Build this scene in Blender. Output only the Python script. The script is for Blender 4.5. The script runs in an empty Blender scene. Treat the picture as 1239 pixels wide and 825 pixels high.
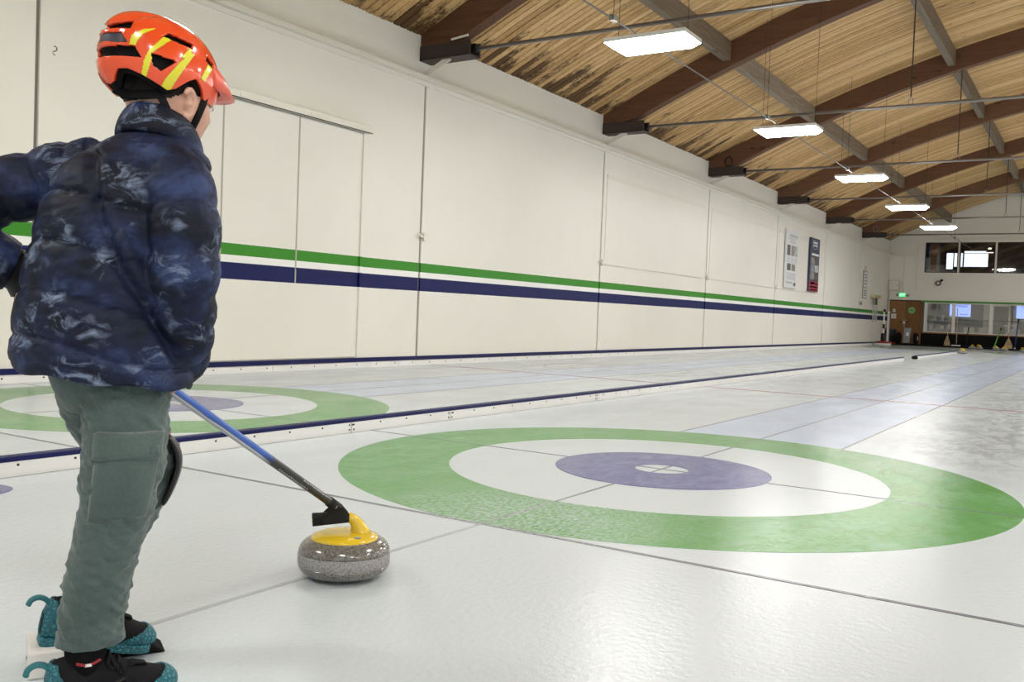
import bpy, bmesh, math, random
import numpy as np
from mathutils import Vector, Matrix
random.seed(7); np.random.seed(7)
scene = bpy.context.scene
COL = scene.collection
PI = math.pi

# ------------------------------------------------------------------ camera
YAW, PITCH, ROLL, FPX = 0.5681, -0.0319, 0.0389, 1122.4
fw = Vector((-math.sin(YAW)*math.cos(PITCH), math.cos(YAW)*math.cos(PITCH), math.sin(PITCH)))
rt = Vector((math.cos(YAW), math.sin(YAW), 0)); up = rt.cross(fw)
r2 = math.cos(ROLL)*rt + math.sin(ROLL)*up; u2 = -math.sin(ROLL)*rt + math.cos(ROLL)*up
cd = bpy.data.cameras.new('camera'); cam = bpy.data.objects.new('camera', cd); COL.objects.link(cam)
m3 = Matrix((r2, u2, -fw)).transposed()
cam.matrix_world = Matrix.Translation((2.1057, -4.9495, 0.8718)) @ m3.to_4x4()
cd.sensor_width = 36; cd.lens = FPX/1239*36; cd.clip_start = .05; cd.clip_end = 200
scene.camera = cam

# ------------------------------------------------------------------ world, exposure
w = bpy.data.worlds.new('world'); scene.world = w; w.use_nodes = True
w.node_tree.nodes['Background'].inputs[0].default_value = (.75, .85, 1, 1)
w.node_tree.nodes['Background'].inputs[1].default_value = .6
vs = scene.view_settings
vs.view_transform = 'Standard'; vs.look = 'None'; vs.gamma = 1; vs.use_curve_mapping = False
vs.exposure = 0.20
LAMP = 50.0          # radiance of the ceiling lamps' diffusers

# ------------------------------------------------------------------ helpers
def tag(o, label=None, cat=None, group=None, kind=None):
    if label: o['label'] = label
    if cat: o['category'] = cat
    if group: o['group'] = group
    if kind: o['kind'] = kind
    return o
def thing(name, label, cat, loc=(0,0,0), rz=0, group=None):
    o = bpy.data.objects.new(name, None); COL.objects.link(o)
    o.location = loc; o.rotation_euler = (0, 0, rz); o.empty_display_size = .1
    return tag(o, label, cat, group)
def link(name, me, mat, parent=None, smooth=False, loc=None):
    o = bpy.data.objects.new(name, me); COL.objects.link(o)
    if mat is not None and not len(me.materials): me.materials.append(mat)
    if smooth: me.shade_smooth()
    if parent: o.parent = parent
    if loc: o.location = loc
    return o
def copy_tree(o, parent=None):
    c = o.copy(); COL.objects.link(c); c.parent = parent
    for ch in o.children: copy_tree(ch, c)
    return c

class MB:
    def __init__(s): s.v = []; s.f = []
    def add(s, vs, fs):
        n = len(s.v); s.v += [tuple(map(float, p)) for p in vs]; s.f += [tuple(i+n for i in f) for f in fs]; return s
    def box(s, x0, x1, y0, y1, z0, z1):
        return s.add([(x0,y0,z0),(x1,y0,z0),(x1,y1,z0),(x0,y1,z0),(x0,y0,z1),(x1,y0,z1),(x1,y1,z1),(x0,y1,z1)],
                     [(0,3,2,1),(4,5,6,7),(0,1,5,4),(1,2,6,5),(2,3,7,6),(3,0,4,7)])
    def bar(s, a, b, wx, wz, upv=(0,0,1)):
        a = Vector(a); b = Vector(b); d = (b-a).normalized(); upv = Vector(upv)
        if abs(d.dot(upv)) > .98: upv = Vector((0,1,0))
        sx = d.cross(upv).normalized()*wx/2; sz = sx.cross(d).normalized()*wz/2
        vs = []
        for p in (a, b): vs += [p-sx-sz, p+sx-sz, p+sx+sz, p-sx+sz]
        return s.add(vs, [(0,1,2,3),(4,7,6,5),(0,4,5,1),(1,5,6,2),(2,6,7,3),(3,7,4,0)])
    def tube(s, pts, rad, n=10, caps=True, flat=1.0, ref=(0,0,1)):
        P = [Vector(p) for p in pts]; R = rad if hasattr(rad, '__len__') else [rad]*len(P)
        base = len(s.v); prev = None
        for i, p in enumerate(P):
            t = (P[min(i+1, len(P)-1)] - P[max(i-1, 0)]).normalized()
            if prev is None:
                rr = Vector(ref)
                if abs(rr.dot(t)) > .95: rr = Vector((1,0,0))
                a = t.cross(rr).normalized()
            else: a = (prev - t*prev.dot(t)).normalized()
            prev = a; b = t.cross(a)
            for k in range(n):
                an = 2*PI*k/n
                s.v.append(tuple(p + a*math.cos(an)*R[i] + b*math.sin(an)*R[i]*flat))
        for i in range(len(P)-1):
            for k in range(n):
                a0 = base+i*n+k; a1 = base+i*n+(k+1)%n
                s.f.append((a0, a1, a1+n, a0+n))
        if caps:
            s.f.append(tuple(base+k for k in range(n))[::-1]); e = base+(len(P)-1)*n
            s.f.append(tuple(e+k for k in range(n)))
        return s
    def lathe(s, prof, n=32, c=(0,0,0), axis='z', caps=True):
        base = len(s.v)
        for r, z in prof:
            for k in range(n):
                a = 2*PI*k/n; x, y = r*math.cos(a), r*math.sin(a)
                if axis == 'z': p = (c[0]+x, c[1]+y, c[2]+z)
                elif axis == 'x': p = (c[0]+z, c[1]+x, c[2]+y)
                else: p = (c[0]+y, c[1]+z, c[2]+x)
                s.v.append(p)
        for i in range(len(prof)-1):
            for k in range(n):
                a0 = base+i*n+k; a1 = base+i*n+(k+1)%n
                s.f.append((a0, a1, a1+n, a0+n))
        if caps:
            s.f.append(tuple(base+k for k in range(n))[::-1]); e = base+(len(prof)-1)*n
            s.f.append(tuple(e+k for k in range(n)))
        return s
    def ring(s, r0, r1, z0, z1, n=128, c=(0,0)):
        prof = [(r0,z0),(r1,z0),(r1,z1),(r0,z1),(r0,z0)]
        return s.lathe(prof, n, (c[0],c[1],0), caps=False)
    def prism(s, poly, d0, d1, plane='xz'):
        n = len(poly); f = {'xz': lambda a,b,d:(a,d,b), 'yz': lambda a,b,d:(d,a,b), 'xy': lambda a,b,d:(a,b,d)}[plane]
        vs = [f(a,b,d0) for a,b in poly] + [f(a,b,d1) for a,b in poly]
        fs = [tuple(range(n))[::-1], tuple(range(n, 2*n))] + [(i,(i+1)%n,n+(i+1)%n,n+i) for i in range(n)]
        return s.add(vs, fs)
    def mesh(s, name='m'):
        me = bpy.data.meshes.new(name); me.from_pydata(s.v, [], s.f)
        bm = bmesh.new(); bm.from_mesh(me); bmesh.ops.recalc_face_normals(bm, faces=bm.faces); bm.to_mesh(me); bm.free()
        me.update(); return me
    def build(s, name, mat, parent=None, smooth=False, bevel=0, loc=None):
        o = link(name, s.mesh(name), mat, parent, smooth, loc)
        if bevel:
            b = o.modifiers.new('bevel', 'BEVEL'); b.width = bevel; b.segments = 2; b.limit_method = 'ANGLE'
        return o
def struct(name, mb, mat, label=None, **k):
    o = mb.build(name, mat, **k); o['kind'] = 'structure'
    if label: o['label'] = label
    return o

# ------------------------------------------------------------------ materials
def newmat(name):
    m = bpy.data.materials.new(name); m.use_nodes = True
    nt = m.node_tree; b = nt.nodes['Principled BSDF']; return m, nt, b
def N(nt, t, **kw):
    n = nt.nodes.new(t)
    for k, v in kw.items():
        if k.startswith('i_'):
            n.inputs[k[2:].replace('_', ' ')].default_value = v
        else: setattr(n, k, v)
    return n
def ramp(nt, fac, stops):
    r = nt.nodes.new('ShaderNodeValToRGB'); e = r.color_ramp.elements
    while len(e) < len(stops): e.new(.5)
    for el, (p, c) in zip(e, stops): el.position = p; el.color = (*c, 1)
    nt.links.new(fac, r.inputs[0]); return r.outputs[0]
def mixc(nt, fac, a, b, mode='MIX'):
    m = nt.nodes.new('ShaderNodeMix'); m.data_type = 'RGBA'; m.blend_type = mode
    for s, i in ((fac, 0), (a, 6), (b, 7)):
        if isinstance(s, (int, float)): m.inputs[i].default_value = s
        elif isinstance(s, tuple): m.inputs[i].default_value = (*s, 1)
        else: nt.links.new(s, m.inputs[i])
    return m.outputs[2]
def mathn(nt, op, a, b=0., c=0.):
    m = nt.nodes.new('ShaderNodeMath'); m.operation = op
    for i, s in enumerate((a, b, c)):
        if isinstance(s, (int, float)): m.inputs[i].default_value = s
        else: nt.links.new(s, m.inputs[i])
    return m.outputs[0]
def noise(nt, scale, detail=3, rough=.5, vec=None, sc=(1,1,1), dist=0):
    n = nt.nodes.new('ShaderNodeTexNoise'); n.inputs['Scale'].default_value = scale
    n.inputs['Detail'].default_value = detail; n.inputs['Roughness'].default_value = rough; n.inputs['Distortion'].default_value = dist
    mp = nt.nodes.new('ShaderNodeMapping'); mp.inputs['Scale'].default_value = sc
    if vec is None:
        tc = nt.nodes.new('ShaderNodeTexCoord'); vec = tc.outputs['Object']
    nt.links.new(vec, mp.inputs[0]); nt.links.new(mp.outputs[0], n.inputs['Vector'])
    return n.outputs[0]
def worldpos(nt): return nt.nodes.new('ShaderNodeNewGeometry').outputs['Position']
def bump(nt, b, h, strength=.2, dist=.01):
    bp = nt.nodes.new('ShaderNodeBump'); bp.inputs['Strength'].default_value = strength; bp.inputs['Distance'].default_value = dist
    nt.links.new(h, bp.inputs['Height']); nt.links.new(bp.outputs[0], b.inputs['Normal'])
def M(name, col, rough=.5, metal=0, var=.0, vscale=8, bmp=0, bscale=60, bdist=.002, spec=.5, coat=0, sc=(1,1,1)):
    m, nt, b = newmat(name)
    b.inputs['Base Color'].default_value = (*col, 1); b.inputs['Roughness'].default_value = rough
    b.inputs['Metallic'].default_value = metal; b.inputs['Specular IOR Level'].default_value = spec
    b.inputs['Coat Weight'].default_value = coat; b.inputs['Coat Roughness'].default_value = .05
    if var:
        n = noise(nt, vscale, 4, sc=sc)
        c = ramp(nt, n, [(.25, tuple(x*(1-var) for x in col)), (.75, tuple(min(1, x*(1+var)) for x in col))])
        nt.links.new(c, b.inputs['Base Color'])
    if bmp: bump(nt, b, noise(nt, bscale, 3, sc=sc), bmp, bdist)
    return m
def emit(name, col, s):
    m, nt, b = newmat(name); b.inputs['Base Color'].default_value = (*col, 1)
    b.inputs['Emission Color'].default_value = (*col, 1); b.inputs['Emission Strength'].default_value = s
    return m

def ice_mat(name, col, frost=.0, fscale=6, fcol=(.57,.63,.665)):
    m, nt, b = newmat(name); pos = worldpos(nt)
    big = noise(nt, .55, 4, .6, pos); mid = noise(nt, 3, 2, .5, pos, (1, .45, 1))
    fine = noise(nt, 190, 2, .6, pos); peb = noise(nt, 42, 2, .5, pos)
    c = col
    if frost:
        k = ramp(nt, noise(nt, fscale, 6, .75, pos, (1, .6, 1)), [(.45, (0,0,0)), (.75, (1,1,1))])
        c = mixc(nt, mathn(nt, 'MULTIPLY', k, frost), col, fcol)
        # rime scuffed over the paint where stones are delivered
        ds = N(nt, 'ShaderNodeVectorMath', operation='DISTANCE'); nt.links.new(pos, ds.inputs[0]); ds.inputs[1].default_value = (.05, -1.55, 0)
        rim = N(nt, 'ShaderNodeMapRange', interpolation_type='SMOOTHSTEP'); rim.inputs['From Min'].default_value = .9; rim.inputs['From Max'].default_value = .15; nt.links.new(ds.outputs['Value'], rim.inputs['Value'])
        sc_ = ramp(nt, noise(nt, 60, 4, .7, pos, (1,.5,1)), [(.38, (0,0,0)), (.62, (1,1,1))])
        c = mixc(nt, mathn(nt, 'MULTIPLY', mathn(nt, 'MULTIPLY', rim.outputs[0], sc_), .62), c, fcol)
        g = ramp(nt, noise(nt, 260, 2, .5, pos), [(.4, (0,0,0)), (.7, (1,1,1))])
        c = mixc(nt, mathn(nt, 'MULTIPLY', g, .13), c, fcol)
    # scraped, worn ice on the right-hand side of the sheet beyond the rings, faint elsewhere
    sp = N(nt, 'ShaderNodeSeparateXYZ'); nt.links.new(pos, sp.inputs[0])
    def step(v, lo, hi):
        r = N(nt, 'ShaderNodeMapRange', interpolation_type='SMOOTHSTEP'); r.inputs['From Min'].default_value = lo; r.inputs['From Max'].default_value = hi
        nt.links.new(v, r.inputs['Value']); return r.outputs[0]
    reg = mathn(nt, 'MULTIPLY', step(sp.outputs[0], .5, 1.5), step(sp.outputs[1], .6, 2.6))
    reg = mathn(nt, 'ADD', mathn(nt, 'MULTIPLY', reg, .75), mathn(nt, 'MULTIPLY', step(sp.outputs[1], 3, 9), .25))
    wear = ramp(nt, noise(nt, 6.5, 8, .78, pos, (1, .5, 1), .6), [(.46, (0,0,0)), (.55, (1,1,1))])
    c = mixc(nt, mathn(nt, 'MULTIPLY', mathn(nt, 'MULTIPLY', wear, reg), .85), c, (.33,.36,.37))
    nt.links.new(c, b.inputs['Base Color'])
    rr = ramp(nt, mid, [(.30, (.16,)*3), (.70, (.22,)*3)])
    nt.links.new(rr, b.inputs['Roughness'])
    b.inputs['Specular IOR Level'].default_value = .28
    h = mathn(nt, 'ADD', peb, mathn(nt, 'MULTIPLY', fine, .35))
    bump(nt, b, h, .40, .004)
    return m
ICE = ice_mat('ice_white', (.570,.630,.665))
ICE_GREEN = ice_mat('ice_green', (.062,.285,.035), .22)
ICE_BLUE = ice_mat('ice_blue', (.065,.068,.26), .34, 9)
ICE_LANE = ice_mat('ice_pale_blue', (.50,.585,.76), .40, 2)
ICE_LINE = ice_mat('ice_grey_line', (.17,.17,.20), .25, 5)
ICE_FAINT = ice_mat('ice_faint_line', (.40,.43,.44), .6, 5)
ICE_RED = ice_mat('ice_red_line', (.40,.035,.07), .2, 5)

def wall_mat(name, striped):
    m, nt, b = newmat(name); pos = worldpos(nt)
    base = ramp(nt, noise(nt, .7, 4, .6, pos), [(.3, (.775,.758,.695)), (.7, (.81,.795,.735))])
    c = base
    if striped:
        z = N(nt, 'ShaderNodeSeparateXYZ'); nt.links.new(pos, z.inputs[0]); zz = z.outputs[2]
        for lo, hi, co in ((1.418, 1.557, (.045,.25,.022)), (1.33, 1.418, (.86,.86,.84)), (1.128, 1.33, (.006,.010,.088))):
            k = mathn(nt, 'MULTIPLY', mathn(nt, 'GREATER_THAN', zz, lo), mathn(nt, 'LESS_THAN', zz, hi))
            c = mixc(nt, k, c, co)
    nt.links.new(c, b.inputs['Base Color'])
    b.inputs['Roughness'].default_value = .38; b.inputs['Specular IOR Level'].default_value = .17
    bump(nt, b, noise(nt, 1.3, 5, .6, pos), .25, .02)
    return m
WALL = wall_mat('cream_paint', False); WALLS = wall_mat('cream_paint_with_stripes', True)
WHITE = M('white_board', (.80,.80,.79), .4, var=.05, vscale=3)
CREAMTRIM = M('cream_trim', (.76,.73,.655), .4)
GROOVE = M('dark_joint', (.20,.19,.17), .8)
BLUEP = M('navy_rail', (.007,.010,.080), .4, spec=.2, var=.2, vscale=5)
STEELDK = M('brown_black_steel', (.035,.022,.018), .5)
STEEL = M('grey_steel', (.30,.28,.27), .4, .7)
GALV = M('galvanised_pipe', (.22,.22,.215), .5, .5)
BLACK = M('black_plastic', (.009,.009,.010), .5, spec=.25)
BLACKR = M('black_rubber', (.007,.007,.008), .8, spec=.12, bmp=.3, bscale=120)
GREENP = M('green_paint', (.055,.24,.035), .5)

def wood_mat(name, c0, c1, c2, along, streak=1., stain=0.):
    """along: axis index of the grain (world)"""
    m, nt, b = newmat(name); pos = worldpos(nt)
    sc = [1,1,1]; sc[along] = .06
    oi = N(nt, 'ShaderNodeObjectInfo')
    ofs = N(nt, 'ShaderNodeVectorMath', operation='ADD'); nt.links.new(pos, ofs.inputs[0])
    cmb = N(nt, 'ShaderNodeCombineXYZ'); nt.links.new(mathn(nt, 'MULTIPLY', oi.outputs['Random'], 40), cmb.inputs[along]); nt.links.new(cmb.outputs[0], ofs.inputs[1])
    n1 = noise(nt, 26, 5, .65, ofs.outputs[0], tuple(sc), .6)
    n2 = noise(nt, 2.2, 3, .5, ofs.outputs[0])
    f = mathn(nt, 'ADD', mathn(nt, 'MULTIPLY', n1, .65), mathn(nt, 'MULTIPLY', oi.outputs['Random'], .35))
    c = ramp(nt, f, [(.25, c0), (.5, c1), (.75, c2)])
    kn = ramp(nt, noise(nt, 7, 2, .5, ofs.outputs[0], tuple(.35 if i == along else 1 for i in range(3))), [(.69, (1,1,1)), (.76, (.35,.25,.18))])
    c = mixc(nt, .8, c, kn, 'MULTIPLY')
    if stain:
        sx = N(nt, 'ShaderNodeSeparateXYZ'); nt.links.new(pos, sx.inputs[0])
        # old water stains that crept in from the eaves, ragged along the grain
        d = mathn(nt, 'MULTIPLY', mathn(nt, 'ADD', sx.outputs[0], 6.9), .42)
        pc = N(nt, 'ShaderNodeCombineXYZ'); nt.links.new(sx.outputs[0], pc.inputs[0]); nt.links.new(mathn(nt, 'MULTIPLY', oi.outputs['Random'], 60), pc.inputs[1]); nt.links.new(sx.outputs[1], pc.inputs[2]); pvec = pc.outputs[0]
        e = mathn(nt, 'SUBTRACT', mathn(nt, 'ADD', mathn(nt, 'MULTIPLY', noise(nt, 3.0, 3, .6, pvec, (.22,1,.22)), 1.75), mathn(nt, 'MULTIPLY', oi.outputs['Random'], .35)), mathn(nt, 'SUBTRACT', d, mathn(nt, 'MULTIPLY', mathn(nt, 'SUBTRACT', n1, .5), .9)))
        k = ramp(nt, e, [(.80, (1,1,1)), (1.12, (.12,.085,.055))])
        c = mixc(nt, stain, c, k, 'MULTIPLY')
    nt.links.new(c, b.inputs['Base Color']); b.inputs['Roughness'].default_value = .62
    b.inputs['Specular IOR Level'].default_value = .25
    bump(nt, b, n1, .25, .004)
    return m
PLANK = wood_mat('pine_deck', (.40,.24,.098), (.62,.395,.178), (.78,.54,.275), 0, stain=.95)
GLULAM = wood_mat('dark_glulam', (.095,.042,.022), (.15,.072,.038), (.21,.11,.062), 0)
GREYWOOD = wood_mat('weathered_purlin', (.12,.09,.062), (.20,.155,.112), (.34,.285,.22), 1)
DOORW = wood_mat('brown_door_wood', (.18,.085,.03), (.25,.125,.045), (.31,.16,.06), 2)

# ------------------------------------------------------------------ ice floor with its painted lines
X0W, X1W, YB, YF = -6.81, 17.55, -9.0, 42.5
SH = 4.425                                     # sheet spacing
floor = struct('floor', MB().box(X0W, X1W, YB, YF, -.2, 0), ICE, 'white pebbled curling ice sheet with painted rings and lines')
LANE_Z, RING_Z, LINE_Z = .0006, .0010, .0014
def flat(name, x0, x1, y0, y1, z, mat): return MB().box(x0, x1, y0, y1, -.01, z).build(name, mat, floor)
def house(cx, cy):
    MB().ring(1.219, 1.829, -.01, RING_Z, 160, (cx, cy)).build('green_ring', ICE_GREEN, floor)
    MB().ring(.152, .61, -.01, .0024, 96, (cx, cy)).build('blue_ring', ICE_BLUE, floor)
for cx in (0, -SH):
    for cy, s in ((0, 1), (35.2, -1)): house(cx, cy)
    flat('blue_lane', cx-.6, cx+.6, 1.70, 33.5, LANE_Z, ICE_LANE)
    for dx in (-.6, .6): flat('lane_line', cx+dx-.007, cx+dx+.007, 1.72, 33.5, LINE_Z, ICE_LINE)
    flat('centre_line', cx-.007, cx+.007, -1.829, 39, LINE_Z, ICE_LINE)
    flat('centre_line', cx-.010, cx+.010, -3.66, -1.829, LINE_Z, ICE_FAINT)
    for ty in (0, 35.2): flat('tee_line', cx-2.2, cx+2.2, ty-.008, ty+.008, LINE_Z+.0003, ICE_LINE)
    for ty in (-1.829, 37.03): flat('back_line', cx-2.2, cx+2.2, ty-.011, ty+.011, LINE_Z+.0003, ICE_LINE)
    for ty in (6.46, 28.7): flat('hog_line', cx-2.2, cx+2.2, ty-.03, ty+.03, LINE_Z+.0006, ICE_RED)
for rr, cy in ((1.42, 8.9), (.98, 8.9)):
    MB().ring(rr-.008, rr, -.01, LINE_Z, 96, (-SH, cy)).build('thin_circle', ICE_LINE, floor)
MB().lathe([(.15, -.01), (.15, RING_Z)], 40, (-2.01, -2.81, 0)).build('blue_spot', ICE_BLUE, floor)

# ------------------------------------------------------------------ roof
def deck(x): u = x - X0W; return 4.97 + .504*u - .0207*u*u
XS = [X0W + (X1W-X0W)*i/28 for i in range(29)]
mb = MB(); poly = [(x, deck(x)+.05) for x in XS] + [(x, deck(x)+.25) for x in XS[::-1]]
ceil = struct('ceiling', mb.prism(poly, YB-.1, YF+.2, 'xz'), M('dark_roof_gap', (.03,.02,.015), .9), 'arched roof of tan pine planks')
PW = .15
mb = MB(); n = len(XS)
for i, x in enumerate(XS):
    mb.v += [(x, -.066, deck(x)+.048), (x, -.066, deck(x)+.006), (x, -.059, deck(x)), (x, .059, deck(x)), (x, .066, deck(x)+.006), (x, .066, deck(x)+.048)]
for i in range(n-1):
    for k in range(5): a = i*6+k; mb.f.append((a, a+1, a+7, a+6))
plank_me = mb.mesh('plank'); plank_me.materials.append(PLANK)
y = 3.0
while y < YF - .07:
    o = bpy.data.objects.new('plank', plank_me); COL.objects.link(o); o.parent = ceil
    o.location = (0, y, random.choice((0, 0, .004, .008))); y += PW
mb = MB(); y = 3.0 - PW
while y > YB:
    for i in range(0, n-4, 4):
        mb.add([(XS[i], y-.07, deck(XS[i])), (XS[i+4], y-.07, deck(XS[i+4])), (XS[i+4], y+.07, deck(XS[i+4])), (XS[i], y+.07, deck(XS[i]))], [(0,1,2,3)])
    y -= PW
tag(mb.build('planks_behind', PLANK, ceil), kind='stuff')
BY = [6.25 + 6.04*k for k in range(-2, 6)]
# purlins, one per bay and row
PX = [-4.22, -1.13, 2.02, 5.37, 8.7, 11.9, 15.0]
ys = [YB] + BY + [YF]
for px_ in PX:
    for a, b_ in zip(ys[:-1], ys[1:]):
        if b_ < 5: continue
        z = deck(px_)
        MB().box(px_-.075, px_+.075, a+.11, b_-.11, z-.34, z+.02).build('purlin', GREYWOOD, ceil, bevel=.006)
ORD = ['', '', 'nearest', 'second nearest', 'third', 'fourth', 'fifth', 'farthest']
def beam(i, y):
    t = thing('arch_beam', 'dark brown laminated roof arch, %s of the six along the left wall' % ORD[i] if i > 1 else 'dark brown roof arch behind the camera', 'beam', (X0W, y, 4.59), 0, 'roof arches')
    loc = (-X0W, -y, -4.59)
    bw = .11; mb = MB(); poly = []
    xs = [X0W + (X1W-X0W)*k/60 for k in range(61)]
    low = [(x, max(deck(x)-.47, 4.775)) for x in xs]
    mb2 = MB(); m_ = len(xs)
    for x, (_, zl) in zip(xs, low):
        zu = deck(x)+.01
        mb2.v += [(x, y-bw, zu), (x, y-bw, zl), (x, y+bw, zl), (x, y+bw, zu)]
    for k in range(m_-1):
        for q in range(4): a = k*4+q; b_ = k*4+(q+1) % 4; mb2.f.append((a, b_, b_+4, a+4))
    mb2.f += [(0,1,2,3), tuple((m_-1)*4+q for q in (3,2,1,0))]
    mb2.build('arch', GLULAM, t, loc=loc)
    for s, xa in ((1, X0W), (-1, X1W)):
        mbs = MB(); a, b_ = sorted((xa+.01*s, xa+.93*s))
        mbs.box(a, b_, y-.14, y-.11, 4.60, 4.80); mbs.box(a, b_, y+.11, y+.14, 4.60, 4.80); mbs.box(a, b_, y-.14, y+.14, 4.585, 4.61)
        mbs.build('steel_shoe', STEELDK, t, loc=loc)
        MB().bar((xa+.02*s, y-.06, 4.37), (xa+.52*s, y-.06, 4.60), .02, .085).build('shoe_brace', CREAMTRIM, t, loc=loc)
        MB().box(min(xa+.86*s, xa+.97*s), max(xa+.86*s, xa+.97*s), y-.05, y+.05, 4.64, 4.76).build('rod_anchor', BLACK, t, loc=loc)
    rod = MB().tube([(X0W+.9, y, 4.69), (X1W-.9, y, 4.69)], .028, 10).build('tie_rod', STEEL, t, True, loc=loc)
    for hx in (-.92, 5.37, 11.66):
        h = MB().tube([(hx, y-.01, 4.84), (hx, y-.01, deck(hx)-.46)], .012, 6).build('hanger_rod', STEELDK, t, loc=loc)
        k = MB(); k.tube([(hx-.035, y, 4.71), (hx-.035, y, 4.80), (hx, y, 4.83), (hx+.035, y, 4.80), (hx+.035, y, 4.71)], .008, 6)
        k.build('stirrup', STEEL, t, loc=loc)
    if i in (4, 7):
        c = MB(); pts = [(X0W+.55+.09*math.cos(a), y-.17, 4.93+.12*math.sin(a)) for a in np.linspace(0, 2*PI*.98, 20)]
        c.tube(pts, .014, 6).build('cable_coil', BLACK if i == 4 else GALV, t, loc=loc)
    if i == 2:
        MB().bar((-6.20, y-.16, 4.83), (-5.90, y-.16, 4.86), .02, .025).build('conduit_stub', CREAMTRIM, t, loc=loc)
    return t
for i, y in enumerate(BY): beam(i, y)

# ------------------------------------------------------------------ left wall
wl = struct('wall_left', MB().box(X0W-.25, X0W, YB, YF, -.2, 5.3), WALL, 'tall cream wall with green, white and navy stripes')
joints = [-5.83, .19, 6.26, 12.25, 18.29, 24.33, 30.37, 36.41, YF]
bays = list(zip([YB]+joints[:-1], joints))
for a, b_ in bays:
    MB().box(X0W, X0W+.025, a+.02, b_-.02, .13, 4.27).build('panel', WALLS, wl)
for j in joints[:-1]:
    MB().box(X0W, X0W+.006, j-.02, j+.02, .13, 4.27).build('joint', GROOVE, wl)
    MB().box(X0W, X0W+.032, j+.022, j+(.15 if abs(j-.19) < .1 else .06), .13, 4.27).build('batten', WALLS, wl)
XP = X0W+.025
for j in joints[2:6]:          # rope cleats on the joints
    k = MB(); k.tube([(XP+.05, j-.11, 2.0), (XP+.05, j-.05, 1.96), (XP+.03, j+.06, 1.95)], .016, 6)
    k.box(XP, XP+.05, j+.03, j+.10, 1.90, 2.02); k.build('cleat', CREAMTRIM, wl)
# trims
def trim(i, x0, x1, y0, y1, z0, z1, mat=CREAMTRIM, name='trim_%d'):
    return struct(name % i, MB().box(x0, x1, y0, y1, z0, z1), mat, bevel=.006)
trim(1, X0W, X0W+.13, YB, YF, 4.30, 4.37); trim(2, X0W, X0W+.055, YB, YF, 4.235, 4.30)
# sheet-side board at the foot of the wall
bl = struct('baseboard_left', MB().box(X0W, X0W+.05, YB, YF, .07, .132), BLUEP, 'navy rail along the foot of the cream wall')
segs = np.arange(YB, YF, 2.44)
for a in segs: MB().box(X0W+.02, X0W+.19, a+.004, min(a+2.436, YF-.02), 0, .072).build('kick_board', WHITE, bl, bevel=.004)
for k in np.arange(-1, 14, .41): MB().lathe([(.009, 0), (.009, .004)], 8, (X0W+.19, k, .05), 'x').build('screw', STEELDK, bl)

# big sliding door hung on the wall
d1 = struct('door_1', MB().box(XP, XP+.03, 1.35, 4.90, .15, 3.27), WALLS, 'cream painted sliding door hung from a header rail')
MB().box(XP, XP+.10, 1.25, 4.99, 3.285, 3.375).build('header_rail', CREAMTRIM, d1, bevel=.005)
MB().box(XP+.10, XP+.104, 1.25, 4.985, 3.278, 3.29).build('rail_shadow_strip', BLACK, d1)  # solid black strip drawn as the shadow under the header rail
for yy in (2.44, 3.66): MB().box(XP+.03, XP+.034, yy-.011, yy+.011, 1.13, 3.27).build('seam', M('seam_grey', (.42,.40,.35), .7), d1)
MB().box(XP+.03, XP+.055, 4.86, 4.90, .15, 3.27).build('edge_strip', WALLS, d1)
for yy in (2.62, 3.78): MB().box(XP+.1, XP+.106, yy, yy+.14, 3.305, 3.345).build('hanger_plate', CREAMTRIM, d1)
MB().box(XP+.03, XP+.036, 3.66, 4.86, 1.30, 1.325).build('lower_rail', BLUEP, d1)
# hanging board frames in the further bays
for a, b_ in ((12.42, 17.95), (18.48, 24.1), (24.55, 30.1)):
    MB().box(XP, XP+.02, a, b_, 3.72, 3.80).build('rail_strip', CREAMTRIM, wl)
    MB().box(XP, XP+.012, a, b_, 1.94, 3.72).build('backing_board', WALL, wl)
    MB().box(XP, XP+.03, a, b_, 1.925, 1.945).build('ledge', CREAMTRIM, wl)
# small pencilled mark
def text(name, s, size, mat, parent, mw, ext=.0):
    cu = bpy.data.curves.new(name, 'FONT'); cu.body = s; cu.size = size; cu.extrude = ext; cu.align_x = 'CENTER'; cu.align_y = 'CENTER'; cu.resolution_u = 3
    tmp = bpy.data.objects.new(name+'_tmp', cu); COL.objects.link(tmp); bpy.context.view_layer.update()
    me = bpy.data.meshes.new_from_object(tmp.evaluated_get(bpy.context.evaluated_depsgraph_get()))
    bpy.data.objects.remove(tmp); bpy.data.curves.remove(cu)
    o = link(name, me, mat, parent); o.matrix_local = mw; return o
ONWALL = Matrix(((0,0,1,0),(1,0,0,0),(0,1,0,0),(0,0,0,1)))      # text plane -> faces +x, reads along +y
text('pencil_mark', '2', .13, M('pencil_grey', (.12,.12,.12), .8), wl, Matrix.Translation((XP+.002, .36, 3.27)) @ ONWALL @ Matrix.Rotation(-.5, 4, 'Z'))
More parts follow.
